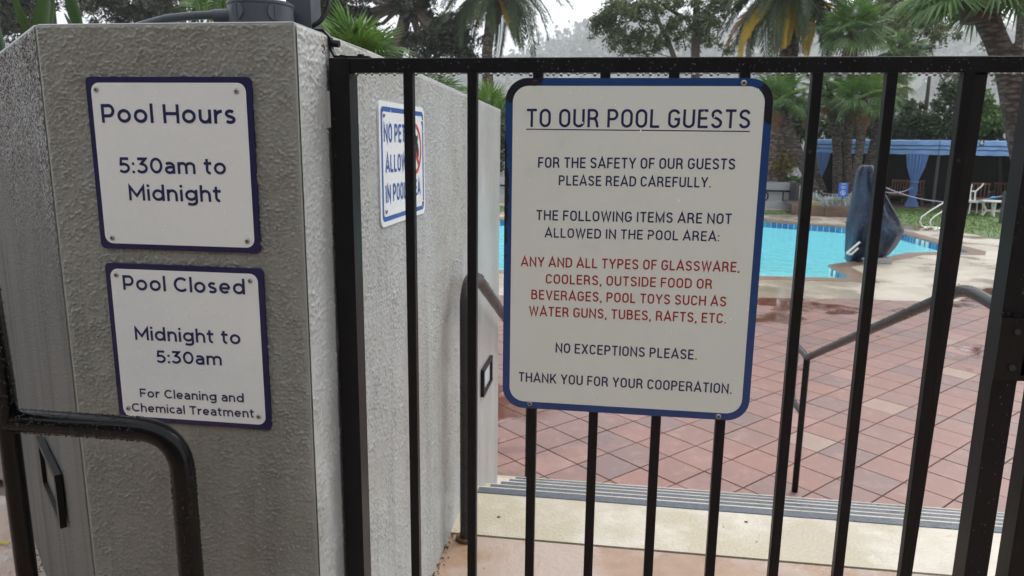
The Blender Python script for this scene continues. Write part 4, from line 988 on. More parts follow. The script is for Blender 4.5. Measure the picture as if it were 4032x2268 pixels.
# right-hand stair handrail
hb = thing('stair_handrail_middle', 'dark pipe handrail sloping down the steps with a return loop at its foot', 'handrail', (1.15, 4.33, D))
PB = atZ(3126, 1930, D); XB, YB = PB.x, PB.y
lo = atX(3178, 1408, XB); up_ = atX(3800, 1133, XB); rt2 = atY(4040, 1195, up_.y-0.02)
YB = lo.y
upz = up_
MB().tube(bend([Vector((XB, YB, lo.z)), Vector((XB, upz.y, upz.z)), Vector((XB, upz.y-.30, upz.z-.02)), Vector((XB, upz.y-.30, L0-.3))], 0.10, 8), 0.0205, 16).build('top_rail', M['rail_brown'], hb, smooth=True)
MB().tube([(XB, YB, D), (XB, YB, lo.z)], 0.0195, 14).build('post', M['black_pipe'], hb, smooth=True)
l1 = atX(3128, 1363, XB); 
MB().tube(bend([(XB, YB, lo.z), (XB, YB+.28, lo.z+.005), (XB, YB+.28, lo.z-.36), (XB, YB, lo.z-.36)], 0.07, 6), 0.0195, 14).build('return_loop', M['rail_brown'], hb, smooth=True)
mb = MB(); pipe_drops(mb, (XB, YB, lo.z), (XB, upz.y, upz.z), .0205, 500, (.001, .0024)); mb.build('water_beads', M['dark_bead'], hb, smooth=True, kind='stuff')

# ------------------------------------------------------------------ step lights
def step_light(name, label, F, quad, parent=None, lens='pale_panel'):
    c_ = [F.px(*q) for q in quad]; a0 = (c_[0][0]+c_[3][0])/2; a1 = (c_[1][0]+c_[2][0])/2; b1 = (c_[0][1]+c_[1][1])/2; b0 = (c_[2][1]+c_[3][1])/2
    if a0 > a1: a0, a1 = a1, a0
    s = thing(name, label, 'light', F((a0+a1)/2, b0, 0)); w = (a1-a0)*0.11; hh = (b1-b0)*0.12
    mb = MB(); mb.prism([(a0, b0), (a1, b0), (a1, b0+hh), (a0, b0+hh)], 0, .014, F); mb.prism([(a0, b1-hh), (a1, b1-hh), (a1, b1), (a0, b1)], 0, .014, F)
    mb.prism([(a0, b0+hh+.0005), (a0+w, b0+hh+.0005), (a0+w, b1-hh-.0005), (a0, b1-hh-.0005)], 0, .0135, F); mb.prism([(a1-w, b0+hh+.0005), (a1, b0+hh+.0005), (a1, b1-hh-.0005), (a1-w, b1-hh-.0005)], 0, .0135, F)
    mb.build('frame', M['bracket'], s)
    MB().prism([(a0+w, b0+hh), (a1-w, b0+hh), (a1-w, b1-hh), (a0+w, b1-hh)], 0, .004, F).build('lens', M[lens], s); return s
FWs = Frame((XW+0.004, 0, 0), (0, 1, 0), (0, 0, 1), (1, 0, 0))
step_light('step_light', 'small black framed step light with pale lens on the wall beside the stairs', FWs, [(1893, 1462), (1929, 1395), (1929, 1497), (1893, 1563)])
FC = Frame((A_.x-0.0005, A_.y-0.0005, 0), (-cd.x, -cd.y, 0), (0, 0, 1), (-inw.x, -inw.y, 0))
FC.O = FC.O + FC.N*0.004
step_light('step_light', 'dark framed recessed light on the chamfered wall below the black pipe', FC, [(164, 1712), (240, 1860), (266, 2080), (190, 1900)], lens='lens_dark')

# ------------------------------------------------------------------ on top of the wall
jb = thing('junction_box', 'round slate grey weatherproof junction box on top of the wall', 'junction box', (-0.6, 1.37, ZT))
cx, cy = (atY(1023, 60, 1.36)).x, 1.365; rj = 0.0585
mb = MB(); n_ = 40; rings = []
for rr, zz in ((rj, ZT), (rj, ZT+.048), (rj*1.03, ZT+.050), (rj*1.03, ZT+.054), (rj*.97, ZT+.056)): rings.append([(cx+rr*math.cos(2*math.pi*k/n_), cy+rr*math.sin(2*math.pi*k/n_), zz) for k in range(n_)])
mb.loft(rings).build('body', M['slate_paint'], jb, smooth=True)
for ang in (-1.85, -0.72):
    c0 = Vector((cx+rj*math.cos(ang), cy+rj*math.sin(ang), ZT+.034)); o_ = Vector((math.cos(ang), math.sin(ang), 0)); sd_ = Vector((-math.sin(ang), math.cos(ang), 0))
    F_ = Frame(c0-o_*.004, sd_, (0, 0, 1), o_)
    mb = MB(); mb.prism([(.0125*math.cos(2*math.pi*k/20), .0145*math.sin(2*math.pi*k/20)) for k in range(20)], 0, .0065, F_); pg = mb.build('plug', M['slate_paint'], jb)
    MB().prism([(-.001, -.012), (.001, -.012), (.0006, .012), (-.0014, .012)], .006, .0069, F_).build('slot', M['screw_slot'], jb)
pA = Vector((cx-rj*.9, cy-.03, ZT+.030))
MB().tube([pA+Vector((.02, 0, 0)), pA-Vector((.022, 0, 0))], .0115, 14).build('conduit_fitting', M['slate_paint'], jb, smooth=True)
MB().tube([pA-Vector((.018, 0, -.002)), pA-Vector((.07, 0, 0)), pA-Vector((.12, -.005, .003)), pA-Vector((.19, -.02, .014)), pA-Vector((.24, -.05, .024))], .0075, 12).build('conduit', M['slate_paint'], jb, smooth=True)
pp = atY(1189, 60, 1.43); PZ = ZT-.003
post = thing('lamp_pole', 'square slate painted steel post bolted on the wall top', 'post', (pp.x, 1.44, PZ))
MB().bevbox((pp.x-.0245, 1.415, PZ), (pp.x+.0245, 1.464, PZ+2.6), .003).build('shaft', M['slate_paint'], post)
MB().box((pp.x-.034, 1.405, PZ-.001), (pp.x+.030, 1.474, PZ+.004)).build('base_plate', M['slate_paint'], post)
cb = MB().tube(bend([(pp.x+.012, 1.50, PZ+.35), atY(1298, -40, 1.47), atY(1292, 35, 1.45), atY(1262, 85, 1.43), atY(1225, 106, 1.42)], .03, 4), .0045, 10).build('cable', M['black_iron'], smooth=True)
tag(cb, 'black cable looping down beside the square post onto the wall', 'cable')

# ------------------------------------------------------------------ plants near the wall
def broad_leaf(base, tip, w, bendv=(0, 0, 0), n=10, mat='banana', parent=None, fold=0.35, name='leaf'):
    base, tip, bendv = Vector(base), Vector(tip), Vector(bendv); ax_ = (tip-base).normalized(); sd_ = ax_.cross(Vector((0, -1, 0))).normalized(); nn_ = sd_.cross(ax_)
    L_, Cn, Rr = [], [], []
    for i in range(n+1):
        t_ = i/n; c_ = base.lerp(tip, t_)+bendv*math.sin(t_*math.pi*.5)*t_; ww = w*math.sin(math.pi*min(1, t_*0.93+0.05))**0.7
        Cn.append(c_); L_.append(c_-sd_*ww+nn_*ww*fold); Rr.append(c_+sd_*ww+nn_*ww*fold)
    mb = MB(); m = n+1; mb.add(L_+Cn+Rr, [(i, i+1, m+i+1, m+i) for i in range(n)]+[(m+i, m+i+1, 2*m+i+1, 2*m+i) for i in range(n)])
    return mb.build(name, M[mat], parent, smooth=True)
bp = thing('bird_of_paradise', 'broad upright green leaves rising behind the far left end of the wall', 'plant', (-1.6, 2.3, 0.02))
broad_leaf(atY(150, 200, 2.3), atY(190, -70, 2.3), .030, parent=bp, fold=.25); broad_leaf(atY(152, 200, 2.28), atY(45, -40, 2.22), .018, parent=bp, fold=.5)
broad_leaf(atY(330, 150, 2.4), atY(265, -70, 2.4), .024, parent=bp, fold=.5); broad_leaf(atY(175, 190, 2.45), atY(214, 0, 2.45), .016, parent=bp, fold=.2)
broad_leaf(atY(330, 180, 2.3), atY(252, 50, 2.35), .008, parent=bp); broad_leaf(atY(20, 240, 2.5), atY(-30, 20, 2.5), .02, parent=bp)
mb = MB()
for a, b in ((150, 160), (190, 178), (325, 300)): mb.tube([atY(a, 320, 2.35), atY(b, 120, 2.33)], .008, 8)
mb.build('stalks', M['fresh'], bp, smooth=True)

def fan_mesh(name, mat, seg=34, r=0.62, pet=0.55, droop=0.25, wid=0.022, spread=150):
    mb = MB(); ce = Vector((pet, 0, 0)); mb.tube([(0, 0, 0), (pet*.5, 0, .02), (pet, 0, 0)], [.018, .013, .009], 5)
    for k in range(seg):
        a = R(-spread+2*spread*k/(seg-1)); d = Vector((math.cos(a), math.sin(a), 0)); s = Vector((-d.y, d.x, 0)); rr = r*(0.80+0.25*math.cos(a*0.7))*random.uniform(.74, 1.08)
        z = lambda q: -droop*rr*q*q*1.0 + (0.05 if k % 2 else -0.0)*r*q*(1-q)*2
        q1, q2, q3 = .12, .58, 1.0
        P_ = [ce+d*rr*q1+Vector((0, 0, z(q1))), ce+d*rr*q2-s*wid*rr*1.75+Vector((0, 0, z(q2)-.01)), ce+d*rr*q2+Vector((0, 0, z(q2)+.018)), ce+d*rr*q2+s*wid*rr*1.75+Vector((0, 0, z(q2)-.01)), ce+d*rr*q3+Vector((0, 0, z(q3)-random.uniform(0, .08)))]
        mb.add(P_, [(0, 1, 2), (0, 2, 3), (1, 4, 2), (2, 4, 3)])
    return mb.mesh(name, mat)
fanA = fan_mesh('fan_leaf', M['fan']); fanB = fan_mesh('fan_leaf', M['fan'], droop=.5); fanC = fan_mesh('fan_leaf', M['fan_bright'], droop=.12); fanD = fan_mesh('fan_leaf', M['frond_brown'], droop=.8)
def put_leaf(me, name, parent, origin, az, el, roll, sc):
    o = bpy.data.objects.new(name, me); COL.objects.link(o); o.parent = parent; o.matrix_parent_inverse = parent.matrix_basis.inverted()
    Mx = Matrix.Translation(Vector(origin)) @ Matrix.Rotation(az, 4, 'Z') @ Matrix.Rotation(-el, 4, 'Y') @ Matrix.Rotation(roll, 4, 'X') @ Matrix.Scale(sc, 4)
    o.matrix_basis = Mx; return o
def fan_palm(label, crown, base, rad, nleaf, sc, mids=(), bright=0.35, group='fan palms beside the pool', brown=2, els=(-25, 80)):
    crown, base = Vector(crown), Vector(base)
    tp = thing('fan_palm', label, 'palm tree', base, group)
    pts = [base]+[Vector(m) for m in mids]+[crown]
    # smooth through the points
    out = []
    for i in range(len(pts)-1):
        p0_, p1_, p2_, p3_ = pts[max(i-1, 0)], pts[i], pts[i+1], pts[min(i+2, len(pts)-1)]
        for k in range(6):
            t_ = k/6; out.append(0.5*((2*p1_)+(-p0_+p2_)*t_+(2*p0_-5*p1_+4*p2_-p3_)*t_*t_+(-p0_+3*p1_-3*p2_+p3_)*t_**3))
    out.append(pts[-1]); m = len(out)
    rr = [rad*(1.12-0.25*i/m)*(1+.05*math.sin(i*2.3)) for i in range(m)]
    MB().tube(out, rr, 12).build('trunk', M['palm_bark'], tp, smooth=True)
    MB().tube([crown-Vector((0, 0, .35*sc)), crown-Vector((0, 0, .1)), crown+Vector((0, 0, .2*sc))], [rad*1.0, rad*1.25, rad*.5], 10).build('leaf_boots', M['boots'], tp, smooth=True)
    for k in range(nleaf):
        az = k*2.39996+random.uniform(-.3, .3); f = (k+.5)/nleaf; el = R(els[1]-(els[1]-els[0])*f**0.8+random.uniform(-8, 8))
        me = fanC if random.random() < bright and f < .6 else (fanB if f > .6 else fanA)
        put_leaf(me, 'frond', tp, crown, az, el, random.uniform(-.35, .35), sc*random.uniform(.85, 1.1))
    for k in range(brown): put_leaf(fanD, 'dead_frond', tp, crown-Vector((0, 0, .1)), random.uniform(0, 6.28), R(-60), 0, sc*.8)
    return tp

# low palms directly behind the wall
lp = atY(1385, 262, 4.6)
fan_palm('low bright green palm poking above the wall left of the gate corner', lp, lp-Vector((0, 0, 1.4)), .05, 22, 0.34, bright=.9, group='low palms behind the stucco wall', brown=0, els=(5, 85))
lp = atY(1930, 470, 7.5)
fan_palm('small palm tuft showing over the low end of the wall beside the left palm trunk', lp, lp-Vector((0, 0, 1.6)), .06, 16, 0.36, bright=.8, group='low palms behind the stucco wall', brown=0, els=(5, 80))
lp = atY(1700, 400, 8.5)
fan_palm('dark fern-like palm below the gate rail above the sloping wall top', lp, lp-Vector((0, 0, 1.8)), .06, 16, 0.42, bright=.1, group='low palms behind the stucco wall', brown=0, els=(0, 70))
lp = atY(860, 95, 4.0)
fan_palm('thin stemmed palm with narrow leaves behind the junction box', lp, lp-Vector((0, 0, 1.2)), .03, 9, 0.26, bright=.7, group='low palms behind the stucco wall', brown=0, els=(15, 85))
pb = thing('papyrus_clump', 'bare green stems rising behind the wall top left of the junction box', 'plant', atY(800, 150, 2.6), None)
for a, b in ((790, 768), (806, 786), (830, 806), (866, 868), (884, 890), (920, 926)):
    MB().tube([atY(a, 200, 2.6), atY(b, -60, 2.6)], .0042, 6).build('stem', M['fresh'], pb, smooth=True)

# fan palm cluster by the planter
gb = [atZ(3258, 800, D+.25), atZ(3300, 800, D+.25), atZ(3345, 800, D+.25), atZ(3385, 800, D+.25), atZ(3228, 800, D+.25)]
def at(px, py, Y): return atY(px, py, Y)
YC = 26.0
def gp(px, off=0): q = atY(px, 790, YC+off); q.z = D+.2; return q
fan_palm('tall fan palm whose crown shows above the rail right of the big date palm', at(3362, 128, YC), gp(3334), .135, 30, 1.12, [at(3336, 560, YC), at(3352, 320, YC)], bright=.5)
fan_palm('fan palm with bright crown just below the rail in the trunk cluster', at(3398, 385, YC-1), gp(3352, -1), .13, 26, 1.0, [at(3388, 560, YC-1)], bright=.95)
fan_palm('fan palm right behind the sign corner with curved dark trunk', at(3062, 395, YC-1), gp(3245, -1), .14, 22, .95, [at(3085, 500, YC-1), at(3165, 650, YC-1)], bright=.8)
fan_palm('fan palm low in the cluster, leftmost of its upright trunks', at(3262, 365, YC), gp(3298), .15, 18, 0.85, [at(3296, 560, YC)], bright=.3)
fan_palm('fan palm leaning right, crown half hidden by the bars', at(3490, 330, YC+1), gp(3378, 1), .13, 18, 0.9, [at(3442, 560, YC+1)], bright=.3)
fan_palm('fan palm at the back of the cluster with crown above the rail', at(3545, 190, YC+1.5), gp(3400, 1), .12, 18, 0.85, [at(3478, 480, YC+1)], bright=.4)
fan_palm('short leaning trunk palm at the left foot of the cluster', at(3190, 420, YC+.5), gp(3262, .2), .11, 12, 0.7, [at(3205, 640, YC+.3)], bright=.3)
# large leaning palm at right
b4 = atY(4180, 900, 12.5); b4.z = D
fan_palm('large leaning fan palm with thick fibrous trunk at the right edge', at(3850, -10, 12.5), b4, .19, 26, 1.05, [at(3965, 215, 12.5), at(4062, 480, 12.5)], bright=.25, group='tall palms', brown=0, els=(-14, 75))
b5 = atY(3985, 700, 30); b5.z = D
fan_palm('slender distant palm trunk at the upper right corner', at(4032, -90, 30), b5, .15, 16, 1.2, [], bright=.2, group='tall palms', brown=3)

# date palms
def frond_mesh(name, mat, Lf=3.6, rise=0.5, fall=1.6, npair=80, lw=0.055, ll=0.42):
    mb = MB(); f = lambda t_: Vector((Lf*(t_-0.16*t_*t_*fall), 0, rise*math.sin(t_*2.0)*Lf*.25-fall*Lf*.36*t_**2.2))
    mb.tube([f(i/10) for i in range(11)], [.040*(1-i/11)+.008 for i in range(11)], 5)
    for i in range(npair):
        t_ = .10+.89*i/npair; p = f(t_); tg = (f(t_+.01)-p).normalized(); l = ll*(math.sin(math.pi*min(1, t_*.80+.14))**.6)*random.uniform(.88, 1.12); nrm = Vector((-tg.z, 0, tg.x))
        for sgn in (-1, 1):
            d = (tg*.62+Vector((0, sgn, 0))*.80+nrm*random.uniform(-.15, .32)).normalized(); w_ = tg*lw*.5
            e_ = p+d*l-Vector((0, 0, .08*l)); mid = p+d*l*.5
            mb.add([p-w_*.6, mid-w_, e_, mid+w_], [(0, 1, 2, 3)])
    return mb.mesh(name, mat)
fr_up = frond_mesh('frond_up', M['frond'], 3.7, 1.0, 1.0); fr_mid = frond_mesh('frond_mid', M['frond'], 3.9, .6, 1.35); fr_low = frond_mesh('frond_low', M['frond'], 3.5, .4, 1.5)
fr_yel = frond_mesh('frond_yellow', M['frond_yellow'], 2.9, .3, 1.2, 90, .06, .34); fr_bro = frond_mesh('frond_brown', M['frond_brown'], 2.7, .2, 1.3, 80, .06, .30)
def date_palm(label, crown, mids, base, rad, n, sc, yellow, azfix=()):
    crown = Vector(crown); base = Vector(base); tp = thing('date_palm', label, 'palm tree', base, 'tall palms')
    pts = [base]+[Vector(m) for m in mids]+[crown]; m = len(pts)
    out = []
    for i in range(m-1):
        for k in range(5): out.append(pts[i].lerp(pts[i+1], k/5))
    out.append(pts[-1]); rr = [rad*(1.1-.15*i/len(out)) for i in range(len(out))]
    MB().tube(out, rr, 16).build('trunk', M['date_bark'], tp, smooth=True)
    mb = MB(); mb.tube([crown+Vector((0, 0, z)) for z in (-1.35*sc, -1.0*sc, -.5*sc, .1)], [rad*.95, rad*1.45, rad*1.6, rad*1.0], 14); bo = mb.build('leaf_boots', M['boots'], tp, smooth=True)
    for k in range(n):
        az = k*2.39996+random.uniform(-.2, .2); f = (k+.5)/n; el = R(78-112*f+random.uniform(-7, 7)); me = fr_up if f < .3 else (fr_mid if f < .6 else fr_low)
        put_leaf(me, 'frond', tp, crown, az, el, random.uniform(-.3, .3), sc*random.uniform(.85, 1.08))
    for az, el, me, s in yellow: put_leaf(me, 'dead_frond' if me is fr_bro else 'yellow_frond', tp, crown-Vector((0, 0, .35))+Vector((math.cos(R(az)), math.sin(R(az)), 0))*.45, R(az), R(el)+.15, random.uniform(-.4, .4), sc*s*1.12)
    return tp
Y2 = 28.0; b = at(3040, 790, Y2); b.z = D
date_palm('massive date palm with yellowing hanging fronds right of the sign', at(3116, -42, Y2), [at(3078, 480, Y2), at(3112, 150, Y2)], b, .31, 92, 0.96,
          [(212, -38, fr_yel, .95), (225, -28, fr_yel, .8), (262, -55, fr_yel, .62), (284, -50, fr_yel, .8), (300, -55, fr_yel, .7), (238, -48, fr_bro, .8), (322, -42, fr_bro, .8), (335, -30, fr_yel, .85), (200, -25, fr_bro, .9), (272, -62, fr_yel, .5), (250, -40, fr_yel, .8), (345, -42, fr_bro, .7), (190, -42, fr_yel, .6), (355, -20, fr_yel, .8)])
Y1 = 30.0; b = at(1945, 760, Y1); b.z = D-1.5
date_palm('date palm with slim bare trunk left of the guest sign', at(1948, -45, Y1), [at(1922, 380, Y1), at(1918, 200, Y1)], b, .215, 76, 0.98, [(300, -45, fr_yel, .5), (240, -50, fr_yel, .45)])

# ------------------------------------------------------------------ broadleaf trees and shrubs
def tree(name, label, cat, trunk, blobs, leafmat, Y, n=900, la=.22, lb=.09, trad=.14, bark='bark', limbs=True, sub=10, tuft=.3, group=None, droop=0.0, up=0.0, extra=()):
    tp_ = [atY(*q, Y) if len(q) == 2 else atY(*q) for q in trunk]; base = tp_[0]
    t_ = thing(name, label, cat, base, group)
    if trad > 0:
        m = len(tp_); MB().tube(tp_, [trad*(1.05-.45*i/max(1, m-1)) for i in range(m)], 10).build('trunk', M[bark], t_, smooth=True)
    P_ = []; lm = MB()
    for bl in blobs:
        px_, py_, r_ = bl[:3]; Yb = Y+(bl[3] if len(bl) > 3 else random.uniform(-.8, .8)); c_ = atY(px_, py_, Yb)
        cnt = int(n*(r_ if not hasattr(r_, '__len__') else (r_[0]*r_[2])**.5)**1.6)
        P_.append(blob_pts(c_, r_ if hasattr(r_, '__len__') else (r_, r_*.9, r_*.8), max(30, cnt), sub, tuft))
        if limbs and trad > 0:
            q = min(tp_, key=lambda w: (w-c_).length); q = q.lerp(tp_[-1], .2); mid = q.lerp(c_, .5)+Vector((0, 0, -.15*(c_-q).length)); lm.tube([q, mid, c_], [trad*.38, trad*.22, trad*.08], 6)
            for _ in range(3):
                e_ = Vector(P_[-1][random.randrange(len(P_[-1]))]); lm.tube([c_.lerp(q, .3), c_.lerp(e_, .5), e_], [trad*.10, trad*.07, trad*.03], 4)
    for seg in extra: lm.tube([atY(*q, Y) for q in seg[0]], seg[1], 7)
    if lm.v: lm.build('limbs', M[bark], t_, smooth=True)
    link('crown', quads_mesh('crown', leaf_quads(np.concatenate(P_), la, lb, up=up, droop=droop), M[leafmat]), t_)
    return t_
def spots(x0, x1, y0, y1, n, r0, r1): return [(random.uniform(x0, x1), random.uniform(y0, y1), random.uniform(r0, r1)) for _ in range(n)]
# dark conifers on the left
tree('pine_tree', 'dark pine filling the upper left corner behind the broad leaves', 'tree', [(250, 760), (215, 200), (180, -200)], spots(-60, 160, -60, 300, 14, 0.88, 1.49)+spots(120, 420, -80, 60, 5, 0.70, 1.05), 'pine', 35, n=930, la=.26, lb=.07, trad=0.280, tuft=.22, group='dark pines behind the wall', droop=.3)
tree('pine_tree', 'dense dark pine behind the middle of the wall top', 'tree', [(560, 760), (545, 250), (520, -250)], spots(330, 640, -40, 110, 10, 0.79, 1.40)+spots(480, 600, 40, 100, 3, 0.88, 1.05), 'pine', 38, n=930, la=.26, lb=.07, trad=0.210, tuft=.22, group='dark pines behind the wall', droop=.3)
tree('pine_tree', 'pine with a reddish bare trunk behind the conduit on the wall', 'tree', [(722, 760), (722, 200), (716, -200)], spots(600, 700, -60, 60, 5, 0.53, 0.88)+spots(760, 900, -60, 80, 5, 0.53, 0.88), 'pine', 35, n=682, la=.26, lb=.07, trad=0.219, tuft=.25, group='dark pines behind the wall', droop=.3)
tree('pine_tree', 'leaning dark pine with hanging branches right of the square post', 'tree', [(1530, 760), (1548, 260), (1598, 60), (1640, -250)], spots(1240, 1500, -60, 170, 15, 0.70, 1.31)+spots(1640, 1880, 20, 190, 8, 0.61, 1.05)+spots(1480, 1700, -60, 20, 5, 0.70, 1.05)+[(1500, 190, .85), (1660, 180, .85), (1780, 200, .7)], 'pine', 32, n=930, la=.26, lb=.07, trad=0.350, tuft=.22, group='dark pines behind the wall', droop=.5)
# feathery tree in the centre
tree('acacia_tree', 'airy olive green tree with thick dark trunk between the two date palms', 'tree', [(2742, 760), (2738, 190), (2742, 60), (2755, -150)],
     spots(2400, 2560, 0, 60, 7, .45, .75)+spots(2350, 2500, 60, 130, 7, .35, .6)+spots(2400, 2620, 130, 205, 10, .35, .55)+spots(2560, 2720, -20, 60, 5, .4, .6)+spots(2620, 2900, 60, 190, 13, .35, .6)+spots(2760, 2950, -40, 60, 6, .4, .6),
     'olive', 32, n=1000, la=.17, lb=.055, trad=.20, limbs=False, tuft=.27, extra=[([(2655, 230), (2630, 160), (2590, 80), (2565, 0), (2540, -60)], [.11, .10, .08, .06, .05]), ([(2640, 190), (2570, 150), (2515, 95)], [.07, .05, .03]), ([(2720, 85), (2650, 45), (2590, 5), (2560, -30)], [.09, .07, .05, .04]), ([(2590, 90), (2520, 78), (2460, 85)], [.04, .03, .02]), ([(2480, 215), (2560, 200), (2640, 225)], [.02, .02, .02]), ([(2700, 200), (2690, 150), (2700, 110)], [.03, .025, .02])])
tree('olive_tree', 'soft grey green tree behind the palms at upper right', 'tree', [(3570, 760), (3560, 300), (3540, -150)], spots(3440, 3720, -60, 190, 20, .55, .9), 'olive', 38, n=900, la=.2, lb=.07, trad=.18, tuft=.28)
tree('garden_tree', 'dark leafy tree above the middle of the blue cabana', 'tree', [(3640, 760), (3640, 480), (3660, 300)], spots(3520, 3720, 430, 555, 12, .5, .8), 'dense', 31, n=1100, la=.16, lb=.09, trad=.10, tuft=.26, group='garden trees behind the cabana')
tree('garden_tree', 'tall pointed dark tree between the two right hand gate bars', 'tree', [(3770, 760), (3765, 450), (3760, 280)], [(3755, 330, .5), (3730, 375, .55), (3790, 380, .55), (3740, 430, .75), (3800, 440, .7), (3700, 480, .7), (3770, 510, .8), (3840, 500, .7), (3780, 290, .3)], 'dense', 30, n=1100, la=.15, lb=.08, trad=.09, tuft=.24, group='garden trees behind the cabana')
tree('garden_tree', 'bright green shrubby tree at the right end above the cabana number', 'tree', [(3940, 760), (3940, 500), (3940, 420)], spots(3860, 4040, 430, 550, 12, .4, .65)+[(4000, 330, .5), (3880, 380, .4)], 'fresh', 29, n=1100, la=.15, lb=.09, trad=.08, tuft=.26, group='garden trees behind the cabana')
tree('garden_tree', 'loose green shrub seen between the bars left of the palm trunks', 'tree', [(3190, 760), (3180, 520), (3180, 420)], spots(3110, 3250, 400, 560, 9, .4, .65), 'dense', 32, n=900, la=.17, lb=.10, trad=.07, tuft=.3, group='garden trees behind the cabana')
tree('garden_tree', 'green shrubs behind the palm trunk cluster', 'tree', [(3430, 760), (3430, 520), (3420, 430)], spots(3280, 3530, 420, 560, 13, .4, .7), 'dense', 33, n=900, la=.17, lb=.10, trad=.07, tuft=.3, group='garden trees behind the cabana')
tree('thin_tree', 'sparse twiggy tree at far right beside the leaning palm', 'tree', [(3990, 760), (3990, 300), (4000, 180)], spots(3900, 4040, 170, 330, 8, .3, .5), 'olive', 33, n=260, la=.15, lb=.07, trad=.05, tuft=.3)
tree('shrub', 'yellow green shrub above the grey wall right of the sign', 'shrub', [(3080, 800), (3080, 720)], spots(3015, 3130, 610, 690, 9, .32, .5), 'gold', 28.2, n=1500, la=.11, lb=.07, trad=.05, tuft=.28, group='shrubs along the grey wall')
tree('shrub', 'fresh green low shrub at the end of the grey wall', 'shrub', [(3125, 800), (3125, 740)], [(3120, 705, .32), (3140, 712, .25), (3100, 712, .22)], 'fresh', 27.6, n=1500, la=.10, lb=.06, trad=.03, tuft=.28, group='shrubs along the grey wall')
for k, px_ in enumerate((1940, 2990)):
    lab = ['tall green shrub glimpsed between the wall end and the guest sign', 'green shrub at the right edge of the guest sign above the grey wall'][k]
    tree('hedge_shrub', lab, 'shrub', [(px_, 800), (px_, 700)], spots(px_-90, px_+90, 480, 690, 9, .5, .75), 'fresh' if k % 2 else 'dense', 29.5, n=600, la=.18, lb=.11, trad=.05, tuft=.3, group='hedge shrubs behind the grey wall')

# ------------------------------------------------------------------ grey wall with railing
gw = thing('grey_garden_wall', 'low pale grey rendered wall with a stepped kerb beyond the pool', 'wall', (1, 26.9, D))
wx0, wx1 = -6.0, 5.95
zt = atY(3060, 718, 26.8).z; zk = atY(3060, 792, 26.5).z
MB().box((wx0, 26.75, D-.1), (wx1, 27.0, zt)).build('wall_body', M['grey_wall'], gw); MB().box((wx0, 26.45, D-.1), (wx1, 26.747, zk)).build('kerb', M['grey_wall'], gw)
MB().box((wx1-.02, 26.5, D), (wx1+.18, 27.04, zt+.03)).build('end_post', M['post_grey'], gw)
rl = thing('black_railing', 'black metal railing with hooked bars in front of the grey wall', 'railing', (1, 26.55, zk))
z1_ = atY(3060, 752, 26.6).z
MB().box((wx0, 26.58, z1_-.03), (wx1, 26.62, z1_+.03)).build('top_bar', M['black_iron'], rl)
for k in range(16):
    x = wx1-.25-.8*k
    MB().box((x-.02, 26.585, zk), (x+.02, 26.615, z1_-.031)).build('post', M['black_iron'], rl)
    if k % 2 == 1: MB().tube(bend([(x+.02, 26.6, z1_-.06), (x+.30, 26.6, z1_-.06), (x+.30, 26.6, z1_-.32), (x+.02, 26.6, z1_-.32)], .1), .022, 6).build('hooked_bar', M['black_iron'], rl, smooth=True)

# ------------------------------------------------------------------ planter, flowers
pn = thing('timber_planter', 'low stacked timber planter edge around the palm cluster', 'planter', (7, 24.2, D))
a_, b_ = Vector((5.55, 24.05, 0)), Vector((9.2, 24.6, 0)); c2_ = Vector((8.0, 23.75, 0))
pa_ = [Vector((5.50, 24.35, 0)), Vector((5.62, 23.98, 0)), Vector((7.15, 23.72, 0)), Vector((8.35, 24.3, 0)), Vector((8.6, 26, 0))]
for i, (p, q) in enumerate(zip(pa_, pa_[1:])):
    for row in range(3):
        Ln = (q-p).length; m = max(1, round(Ln/.75)); sh = .5*(row % 2)/m
        for k in range(m):
            s0, s1 = min(1, max(0, (k+sh-.5*(row % 2)/m)/m))+.004, min(1, (k+1)/m)-.004; u0, u1 = p.lerp(q, s0), p.lerp(q, s1)
            d_ = (u1-u0).normalized(); nn_ = Vector((-d_.y, d_.x, 0)); j_ = random.uniform(0, .015)
            v8 = [u0-nn_*j_, u1-nn_*j_, u1+nn_*.14, u0+nn_*.14]; z0_, z1_ = D+.005+row*.105, D+.105+row*.105
            mb = MB(); mb.add([(v.x, v.y, z0_) for v in v8]+[(v.x, v.y, z1_) for v in v8], [(3,2,1,0), (4,5,6,7), (0,1,5,4), (1,2,6,5), (2,3,7,6), (3,0,4,7)]); mb.build('timber_block', M['timber'], pn)
sheet('planter_bed', [(v.x, v.y) for v in pa_]+[(6.0, 28.2), (5.6, 26.0)], [], D+.27, M['soil'])
for k, (px_, py_, r_) in enumerate(((3225, 793, .28), (3250, 800, .22), (3292, 795, .25), (3318, 803, .22), (3346, 797, .26), (3205, 802, .18))):
    lab = ['silver leaved bush at the left of the flower bed', 'silver leaved bush second from left in the flower bed', 'silver leaved bush beneath the blue notice', 'low silver leaved bush right of the blue notice post', 'silver leaved bush beside the covered pool lift', 'small silver tuft behind the yellow flowers'][k]
    tree('dusty_miller', lab, 'plant', [(px_, 822), (px_, 815)], [(px_, py_, r_, 0)], 'silver', 24.6, n=4200, la=.10, lb=.035, trad=.012, tuft=.33, group='silver bushes in the flower bed', limbs=False)
tree('yellow_flowers', 'clump of yellow flowers at the left corner of the planter', 'flowers', [(3203, 824), (3203, 820)], [(3200, 814, .14, 0), (3212, 812, .12, 0)], 'yellow_fl', 24.3, n=5000, la=.05, lb=.04, trad=.01, limbs=False)
tree('violet_flowers', 'small violet flowers low in the planter under the silver bushes', 'flowers', [(3262, 826), (3262, 822)], [(3252, 820, .08, 0), (3272, 820, .08, 0), (3264, 821, .06, 0)], 'violet_fl', 24.3, n=5000, la=.04, lb=.04, trad=.01, limbs=False)
